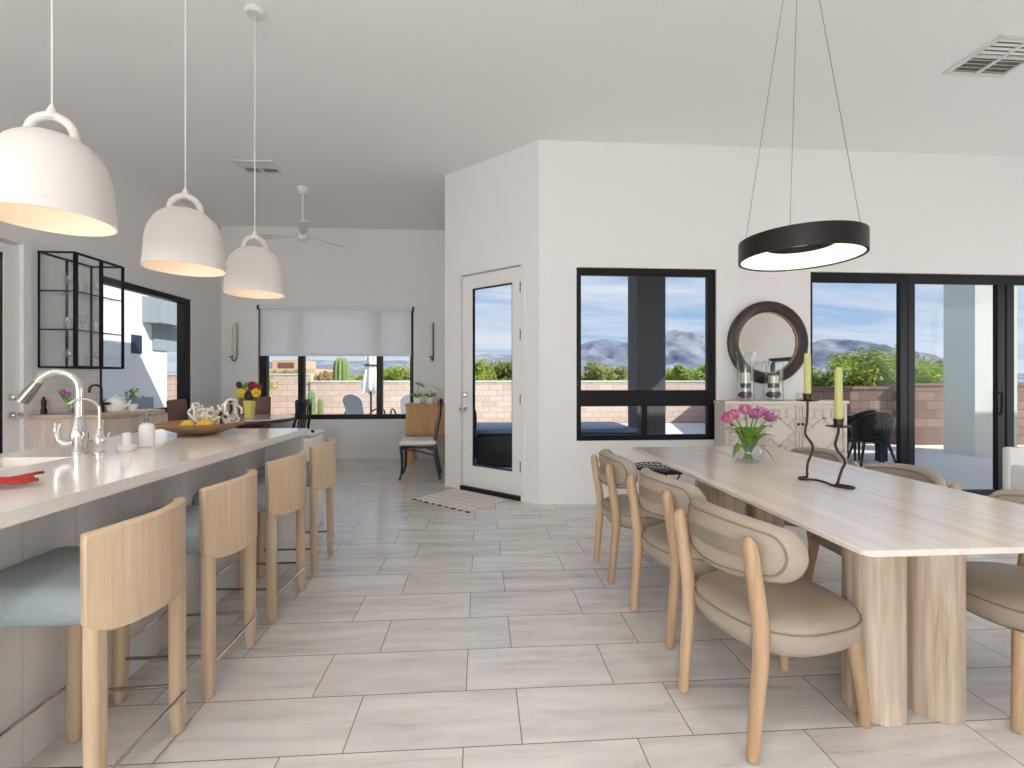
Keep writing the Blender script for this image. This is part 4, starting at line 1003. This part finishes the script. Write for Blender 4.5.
# ------------------------------------------------------------------ outdoors
struct(MB().bx(-40, 60, 4.9, 90, -.14, -.09).build('terrain', 'desert_soil', ang=0))
struct(MB().bx(-60, 60, -60, 4.9, -.14, -.12).build('terrain', 'desert_soil', ang=0))
struct(MB().bx(-3.9, 14, 4.86, 13.2, -.09, -.005).build('patio', 'concrete', ang=0))
def cap_wall(name, x0, y0, x1, y1, h, mat, capm='pale_stucco'):
    d_ = Vector((x1-x0, y1-y0)); L_ = d_.length
    o = MB().bx(0, L_, 0, .2, -.12, h-.05).build(name, mat, ang=0); o.location = (x0, y0, 0); o.rotation_euler = (0, 0, math.atan2(d_.y, d_.x)); struct(o)
    MB().bx(-.01, L_+.01, -.02, .22, h-.05, h).build('cap', capm, o, ang=0)
cap_wall('wall_garden', -10, 13.4, wx(311, 13.4), 13.4, zP(373.5, 290, 13.4), 'block_pink')
cap_wall('wall_garden', wx(311, 13.4), 13.35, 7.0, 13.35, zP(380.5, 450, 13.35), 'block_pink')
cap_wall('wall_garden', 5.6, 8.7, 8.05, 8.6, 1.12, 'block_brown', 'block_brown')
cap_wall('wall_garden', 8.05, 8.45, 14, 8.2, 1.19, 'block_brown', 'block_brown')
cap_wall('wall_garden', 7.0, 13.3, 5.6, 8.7, 1.12, 'block_brown', 'block_brown')
# porch: columns and roof
c1 = MB().bx(wx(637, 7.1), wx(665.5, 7.1), 7.1, 7.55, -.01, 3.4).build('porch_column', 'dark_stucco', ang=0); struct(c1)
c2 = MB().bx(wx(975, 7.1), wx(975, 7.1)+.75, 7.1, 7.62, -.01, 3.4).build('porch_column', 'pale_stucco', ang=0); struct(c2)
struct(MB().bx(.5, 5.0, 4.84, 7.7, 3.3, 3.5).build('porch_roof', 'pale_stucco', ang=0))
# wing of the house on the left
wg = sthing('house_wing', (-6.5, 4, 0))
b = MB(); b.bx(-4, 0, -6, 6.1, -.12, 4.3); b.build('wall', 'white_stucco', wg, ang=0)
yy = lambda px: -6.5/wx(px, 1)-4
zz_ = lambda y, px: 1.25+(380-y)*(6.5*465/(481-px))/465
b = MB(); b.bx(-.1, .35, yy(142), 6.2, 2.36, 2.86); b.build('canopy', 'grey_stucco', wg, ang=0)
b = MB(); b.bx(-.02, .04, yy(152), yy(181), 1.85, 2.36); b.build('recess', 'grey_stucco', wg, ang=0)
f_ = MB(); f_.bx(-.02, .02, yy(131), yy(141), 1.75, 2.1); f_.build('window', 'navy', wg, ang=0)
b = MB(); b.bx(0, .14, -4, yy(146), -.1, .92); b.build('shadow_slab', 'grey_stucco', wg, ang=0)  # grey slab stands in for the house shadow on the wing wall
# agaves below the left window
rr = random.Random(11)
for k, (x, y) in enumerate(((-5.1, 5.9), (-5.15, 7.0))):
    b = MB()
    for j in range(24):
        a = rr.random()*2*PI; el = rr.uniform(.5, 1.4); L_ = .8; d_ = Vector((math.cos(a)*math.cos(el), math.sin(a)*math.cos(el), math.sin(el)))
        b.tube([d_*.05, d_*L_*.5+Vector((0, 0, .03)), d_*L_], [.04, .035, .003], 6, flat=.35)
    o = b.build('agave_plant', 'agave'); o.location = (x, y, -.02); tag(o, ('blue-green agave outside the left window, nearer one', 'blue-green agave outside the left window, farther one')[k], 'plant', 'agaves by the left window')
# spa
sp = thing('hot_tub', 'square dark hot tub with blue-grey cover outside the angled door', 'hot tub', (1.08, 7.17, -.005))
MB().box((0, 0, .24), (2.3, 1.08, .48), None, .04, 3).build('cabinet', 'spa_body', sp)
MB().box((0, 0, .518), (2.36, 1.14, .07), None, .03, 3).build('cover', 'spa_cover', sp)
MB().tube(cr([(-1.17, -.57, .15), (-1.17, -.58, .5), (-1.16, -.55, .74), (-1.19, -.4, .84), (-1.2, -.25, .76)]), .022, 8).build('cover_lifter', 'black_metal', sp)
# patio table and chairs
pt = thing('patio_table', 'black outdoor dining table seen through the sliding door', 'table', (at(893, 7.1)[0]-.85, at(893, 7.1)[1]+.5, -.005))
MB().bx(-.85, .85, -.45, .45, .67, .71, .006).build('top', 'black_lacquer', pt, ang=0)
for sx in (-1, 1):
    for sy in (-1, 1): MB().bx(sx*.77-.06, sx*.77+.06, sy*.38-.05, sy*.38+.05, 0, .67).build('leg', 'black_metal', pt, ang=0)
b = MB(); b.bx(-.77, .77, -.40, -.36, .30, .38); b.build('stretcher', 'black_metal', pt, ang=0)
def patio_chair(label):
    t = thing('patio_chair', label, 'chair', (0, 0, 0), 0, 'black outdoor tub chairs')
    b = MB()
    def sh(u, v):
        a = PI*(.5+u) ; y = .26*math.sin(a+PI/2); x = .26*math.cos(a) 
        top = .62+.2*math.sin(PI*u)**1.2; z = .42+(top-.42)*v
        return (x*(.85+.22*v)-.0, .26*(1-.0)*math.cos(PI*u)*(.85+.2*v), z)
    b.grid(20, 6, lambda u, v: ((-.26*math.sin(PI*u))*(.85+.22*v), .26*math.cos(PI*u)*(.85+.2*v), .42+(.2+.2*math.sin(PI*u)**1.2)*v))
    o = b.build('back_shell', 'black_metal', t, ang=80); s_ = o.modifiers.new('s', 'SOLIDIFY'); s_.thickness = .018
    MB().lathe([(0, .40), (.22, .40), (.235, .42), (.22, .445), (0, .45)], 24).build('seat', 'black_metal', t)
    for sx in (-1, 1):
        for sy in (-1, 1): MB().tube([(sx*.13, sy*.14, .41), (sx*.23, sy*.23, .0)], [.02, .013], 8).build('leg', 'black_metal', t)
    return t
pc = patio_chair('black tub patio chair pulled out, nearer the sliding door'); pc.location = (*at(871, 6.5), -.004); pc.rotation_euler = (0, 0, PI/2-.3)
dup(pc, (*at(857, 7.0), -.004), PI/2, 'black tub patio chair tucked at the patio table')
# lounge chairs beyond the nook window
def lounge(x, y, rz, label):
    t = thing('lounge_chair', label, 'patio chair', (x, y, -.004), rz, 'grey round-back patio chairs')
    b = MB(); n = 20; poly = []
    for i in range(n+1): a = PI*i/n; poly.append((.23*math.cos(a), .44+.2*math.sin(a)))
    poly = [(.23, .0)]+poly[0:]+[(-.23, 0)]; poly = [(p[0]*(.82+.25*min(1, p[1]/.5)), p[1]) for p in poly]
    b.prism(poly, -.02, .02, 'YZ'); bmesh.ops.transform(b.bm, matrix=Matrix.Translation((-.24, 0, .36)) @ Matrix.Rotation(-.38, 4, 'Y'), verts=b.bm.verts); b.build('backrest', 'rattan', t)
    MB().box((.05, 0, .36), (.55, .54, .07), None, .02).build('seat', 'rattan', t)
    for sy in (-1, 1):
        MB().tube(cr([(-.3, sy*.31, .0), (-.28, sy*.31, .45), (-.1, sy*.33, .60), (.2, sy*.33, .58), (.34, sy*.32, .5), (.3, sy*.31, .0)]), .018, 8).build('arm', 'black_metal', t)
lounge(wx(364, 10.6), 10.6, PI/2-.35, 'grey round-back patio chair beside the closed umbrella')
lounge(wx(408, 10.6), 10.6, PI/2+.35, 'grey round-back patio chair right of the window mullion')
t = thing('side_table', 'small dark patio side table between the round-back chairs', 'table', (wx(392, 11), 11, -.004))
MB().lathe([(0, .42), (.2, .42), (.2, .45), (0, .45)], 24).build('top', 'rattan', t)
for k in range(3):
    a = 2*PI*k/3; MB().tube([(.1*math.cos(a), .1*math.sin(a), .42), (.22*math.cos(a), .22*math.sin(a), 0)], .014, 8).build('leg', 'black_metal', t)
um = thing('patio_umbrella', 'closed white patio umbrella beyond the back window', 'umbrella', (wx(371, 11.2), 11.2, -.004))
MB().tube([(0, 0, 0), (0, 0, 2.75)], .024, 10).build('pole', 'black_metal', um)
b = MB(); n = 40; prof = [(.1, .95), (.17, 1.0), (.15, 1.3), (.09, 1.6), (.13, 1.75), (.1, 2.2), (.03, 2.65)]
rings = [[b.bm.verts.new((r_*(1+.28*math.cos(8*2*PI*k/n))*math.cos(2*PI*k/n), r_*(1+.28*math.cos(8*2*PI*k/n))*math.sin(2*PI*k/n), z_+.05*math.cos(4*2*PI*k/n)*(z_ < 1.1))) for k in range(n)] for r_, z_ in prof]
for A_, B2 in zip(rings, rings[1:]):
    for k in range(n): b.bm.faces.new((A_[k], A_[(k+1) % n], B2[(k+1) % n], B2[k]))
b.build('canopy', 'umbrella_white', um, ang=70)
MB().tube([(.14*math.cos(2*PI*i/16), .14*math.sin(2*PI*i/16), 1.6) for i in range(16)], .02, 6, closed=True).build('tie', 'black_metal', um)
MB().lathe([(0, 0), (.3, 0), (.3, .05), (.05, .09), (0, .09)], 24).build('base', 'black_metal', um)
def cactus(x, y, z0, r_, h_, label, arms=0):
    t = thing('saguaro_cactus' if arms else 'columnar_cactus', label, 'cactus', (x, y, z0))
    def rib(b, c, r0, z0_, z1_):
        n = 48; L_ = [(.85, 0), (1, .1), (1, .8), (.9, .93), (.5, .99), (.05, 1)]
        rg = [[b.bm.verts.new((c[0]+r0*q_*(1+.12*math.cos(12*2*PI*k/n))*math.cos(2*PI*k/n), c[1]+r0*q_*(1+.12*math.cos(12*2*PI*k/n))*math.sin(2*PI*k/n), z0_+(z1_-z0_)*f2)) for k in range(n)] for q_, f2 in L_]
        for A_, B2 in zip(rg, rg[1:]):
            for k in range(n): b.bm.faces.new((A_[k], A_[(k+1) % n], B2[(k+1) % n], B2[k]))
        b.bm.faces.new(rg[-1])
    b = MB(); rib(b, (0, 0), r_, 0, h_); b.build('trunk', 'cactus', t, ang=60)
    if not arms:
        b = MB(); rib(b, (.22, 0), r_*.8, 0, h_*.8); b.build('stem', 'cactus', t, ang=60)
        b = MB(); rib(b, (.12, -.18), r_*.9, 0, h_*.45); b.build('stem', 'cactus', t, ang=60)
cactus(wx(311.5, 11.8), 11.8, -.01, .085, 1.0, 'small columnar cactus before the pink block wall')
cactus(wx(341.5, 17), 17, -.1, .26, 2.15, 'thick saguaro cactus standing behind the pink block wall', 1)
# distant house
t = thing('distant_house', 'tan desert house with brown upper floor beyond the garden wall', 'house', (wx(284, 48), 48, -.1))
MB().bx(-6, 3, 0, 6, 0, 2.5).build('wall', 'house_tan', t, ang=0)
MB().bx(-1.2, 1.4, .2, 5, 2.5, 3.4).build('upper_floor', 'house_tan', t, ang=0)
MB().bx(-.6, .9, .1, .25, 2.5, 3.1).build('window', 'house_brown', t, ang=0)
# bushes
def bush(x, y, rx, zt_, mat, label, n, seed, leaf=.07, z0=-.1):
    rr = random.Random(seed); t = thing('desert_bush', label, 'bush', (x, y, z0), 0, 'desert bushes beyond the garden wall')
    b = MB(); h_ = zt_-z0
    cl_ = [(Vector((rr.gauss(0, rx*.45), rr.gauss(0, rx*.35), h_*(.3+.5*rr.random()))), rx*rr.uniform(.22, .42)) for _ in range(20)]
    for k in range(n):
        c, r_ = rr.choice(cl_); d_ = Vector((rr.gauss(0, 1), rr.gauss(0, 1), rr.gauss(0, 1))).normalized()
        p = c+d_*r_*rr.random()**.5
        p.z = min(max(p.z, .05), h_*(1-.1*rr.random()))
        a1 = Vector((rr.gauss(0, 1), rr.gauss(0, 1), rr.gauss(0, 1))).normalized(); a2 = a1.orthogonal().normalized(); s_ = leaf*rr.uniform(.6, 1.4)
        b.bm.faces.new([b.bm.verts.new(p+a1*s_), b.bm.verts.new(p+a2*s_*.4), b.bm.verts.new(p-a1*s_), b.bm.verts.new(p-a2*s_*.4)])
    b.build('foliage', mat, t, ang=0, recalc=False)
    b = MB()
    for c, r_ in cl_[:8]: b.tube([(0, 0, 0), c*.5+Vector((0, 0, .1)), c], [.05, .03, .01], 5)
    b.build('branches', 'bark', t)
sd = 20
def row(items, mat0=None):
    global sd
    for (px, Y, rx, yt, mat, lb) in items:
        sd += 1; bush(wx(px, Y), Y, rx, zP(yt, px, Y), mat, lb, 5000, sd, .045+.0018*Y)
row([(480, 17, 1.0, 357, 'bush_green', 'green bush seen in the angled door, left half'), (505, 17.5, 1.0, 354, 'bush_olive', 'olive bush seen in the angled door, right half'),
     (590, 16.5, 1.1, 357, 'bush_olive', 'olive bush at the left edge of the main window'), (618, 17, 1.0, 362, 'bush_green', 'green bush left of the dark porch column'),
     (672, 17, 1.0, 363, 'bush_green', 'green bush right of the dark porch column'), (700, 16, 1.0, 358, 'bush_green', 'green bush at the right edge of the main window'),
     (650, 18, 1.0, 362, 'bush_olive', 'olive bush behind the dark porch column'),
     (823, 12.6, 1.0, 352, 'bush_olive', 'loose olive bush at the left edge of the sliding door'), (850, 12.2, 1.1, 345, 'bush_green', 'bright green bush in the sliding door first pane, middle'),
     (882, 12.3, 1.0, 340, 'bush_green', 'tall bright green bush beside the sliding door mullion'), (930, 11.8, 1.0, 358, 'bush_green', 'green bush between the mullion and the pale porch column'),
     (906, 13.4, 1.1, 352, 'bush_olive', 'olive bush behind the sliding door mullion'),
     (271, 20, 1.0, 366, 'bush_olive', 'olive bush in the back window left pane'), (292, 22, 1.2, 368, 'bush_olive', 'olive bush below the distant tan house'),
     (317, 19, 1.0, 368, 'bush_rust', 'rusty bush left of the saguaro'), (331, 20, .8, 369, 'bush_rust', 'small rusty bush close to the saguaro'), (356, 20, 1.0, 367, 'bush_green', 'green bush right of the saguaro'),
     (374, 21, 1.0, 369, 'bush_olive', 'olive bush behind the closed umbrella'), (393, 19, 1.0, 363, 'bush_green', 'green bush in the back window right pane'), (410, 19, 1.0, 364, 'bush_green', 'green bush beside the back window right jamb'), (436, 19, 1.2, 362, 'bush_olive', 'olive bush past the back window right jamb')])
bush(-6.3, 12.3, .7, 3.0, 'bush_green', 'green tree beyond the house wing, in the left window', 1500, 77, .07)
# mountains
sk = [(-200, 374), (100, 374), (200, 371), (260, 365), (300, 358), (340, 361), (400, 360), (440, 362), (470, 356), (490, 352.5), (510, 355), (540, 358), (572, 347), (590, 341), (605, 338.5), (625, 342), (650, 337), (668, 332), (676, 328.5), (690, 336), (705, 345), (735, 357), (775, 366), (803, 346), (818, 340), (830, 338), (850, 345), (868, 355), (885, 366), (905, 374), (950, 375), (1024, 373), (1400, 374)]
Dm = 600
def sky_h(px):
    for (a, ya), (c, yc) in zip(sk, sk[1:]):
        if a <= px <= c: return ya+(yc-ya)*(px-a)/(c-a)
    return 374
from mathutils import noise as mn
NU, NV = 700, 40
def mt(u, v):
    px = -200+1600*u; y = Dm-v*260
    h_ = zP(sky_h(px), px, Dm)
    x = wx(px, Dm)
    rdg = 1-2*abs(mn.fractal(Vector((x*.012+v*.6, v*1.6, 3)), .9, 2.1, 7))
    k = (1-v)**1.25
    z = h_*k*(1+.03*mn.noise(Vector((x*.15, 0, 0)))*v) - .5 + rdg*h_*.9*v*(1-v)
    return (x*(y/Dm)**.15, y, max(z, -1)-2.5*v)
mt_o = MB().grid(NU, NV, mt).build('mountains', 'hazy_rock', ang=0, recalc=False); struct(mt_o)
for p in mt_o.data.polygons: p.use_smooth = True
struct(MB().bx(-900, 900, 90, 900, -2.6, -2.2).build('terrain', 'desert_soil', ang=0))

# ------------------------------------------------------------------ world and light
wd = bpy.data.worlds.new('World'); bpy.context.scene.world = wd; wd.use_nodes = True
nt = wd.node_tree; L = nt.links.new; bg = nt.nodes['Background']
tc = N(nt, 'ShaderNodeTexCoord'); sp3 = N(nt, 'ShaderNodeSeparateXYZ'); L(tc.outputs['Generated'], sp3.inputs[0])
ad_ = N(nt, 'ShaderNodeMath', operation='ADD'); ad_.inputs[1].default_value = .12; L(sp3.outputs['Z'], ad_.inputs[0])
mxz = N(nt, 'ShaderNodeMath', operation='MAXIMUM'); mxz.inputs[1].default_value = .05; L(ad_.outputs[0], mxz.inputs[0])
dv = []
for ax in 'XY':
    d_ = N(nt, 'ShaderNodeMath', operation='DIVIDE'); L(sp3.outputs[ax], d_.inputs[0]); L(mxz.outputs[0], d_.inputs[1]); dv.append(d_)
cb = N(nt, 'ShaderNodeCombineXYZ'); L(dv[0].outputs[0], cb.inputs[0]); L(dv[1].outputs[0], cb.inputs[1])
mp = N(nt, 'ShaderNodeMapping'); mp.inputs['Scale'].default_value = (.55, 1.3, 1); mp.inputs['Location'].default_value = (.3, 1.7, 0); L(cb.outputs[0], mp.inputs['Vector'])
nz = noise(nt, mp.outputs[0], 1.0, 8, .6, .5)
cr_ = ramp(nt, [(.39, (0, 0, 0, 1)), (.68, (1, 1, 1, 1))]); L(nz, cr_.inputs['Fac'])
gr_ = ramp(nt, [(0, (.62, .74, .9, 1)), (.12, (.40, .57, .84, 1)), (.35, (.2, .38, .72, 1)), (1, (.14, .3, .62, 1))]); L(sp3.outputs['Z'], gr_.inputs['Fac'])
mx = N(nt, 'ShaderNodeMix', data_type='RGBA'); L(cr_.outputs['Color'], mx.inputs[0]); L(gr_.outputs['Color'], mx.inputs[6]); mx.inputs[7].default_value = (.88, .9, .95, 1)
L(mx.outputs[2], bg.inputs['Color']); bg.inputs['Strength'].default_value = .62
s = bpy.data.lights.new('Sun', 'SUN'); s.energy = 3.7; s.angle = .01; s.color = (1, .95, .88)
so = bpy.data.objects.new('Sun', s); C.objects.link(so); so.rotation_euler = Vector((-1.6, 1, -1.5)).to_track_quat('-Z', 'Y').to_euler()
def area(name, loc, direction, sx, sy, e, c):
    l = bpy.data.lights.new(name, 'AREA'); l.shape = 'RECTANGLE'; l.size = sx; l.size_y = sy; l.energy = e; l.color = c
    o = bpy.data.objects.new(name, l); C.objects.link(o); o.location = loc; o.rotation_euler = Vector(direction).to_track_quat('-Z', 'Z').to_euler(); return o
# unseen fill lamps added at the rear sliders to brighten the room
for i, (u0, u1, z0, z1) in enumerate(ro):
    area('rear_fill', (XR+T-(u0+u1)/2, YR-.02, (z0+z1)/2), (0, 1, 0.05), u1-u0-.2, z1-z0-.2, (4, 12, 120)[i], (.97, .985, 1))

# fill lamp added in the right-hand doorway, out of view, facing the left wall
area('side_fill', (XR+.03, YM-(rd[0]+rd[1])/2, 1.28), (-1, 0, .05), rd[1]-rd[0]-.2, 2.2, 42, (.97, .985, 1))

# ------------------------------------------------------------------ camera
cd = bpy.data.cameras.new('Camera'); cd.sensor_width = 36; cd.lens = 465/1024*36; cd.shift_y = -4/1024; cd.clip_start = .02; cd.clip_end = 3000
co = bpy.data.objects.new('Camera', cd); C.objects.link(co); co.location = (0, 0, 1.25); co.rotation_euler = (PI/2, 0, -math.atan(31/465))
sc_ = bpy.context.scene; sc_.camera = co
sc_.view_settings.view_transform = 'Standard'; sc_.view_settings.look = 'None'; sc_.view_settings.exposure = .68; sc_.view_settings.gamma = 1; sc_.view_settings.use_curve_mapping = False
sc_.cycles.use_denoising = True; sc_.cycles.max_bounces = 10; sc_.cycles.diffuse_bounces = 6; sc_.cycles.transparent_max_bounces = 24; sc_.cycles.sample_clamp_indirect = 6; sc_.cycles.caustics_reflective = False; sc_.cycles.caustics_refractive = False
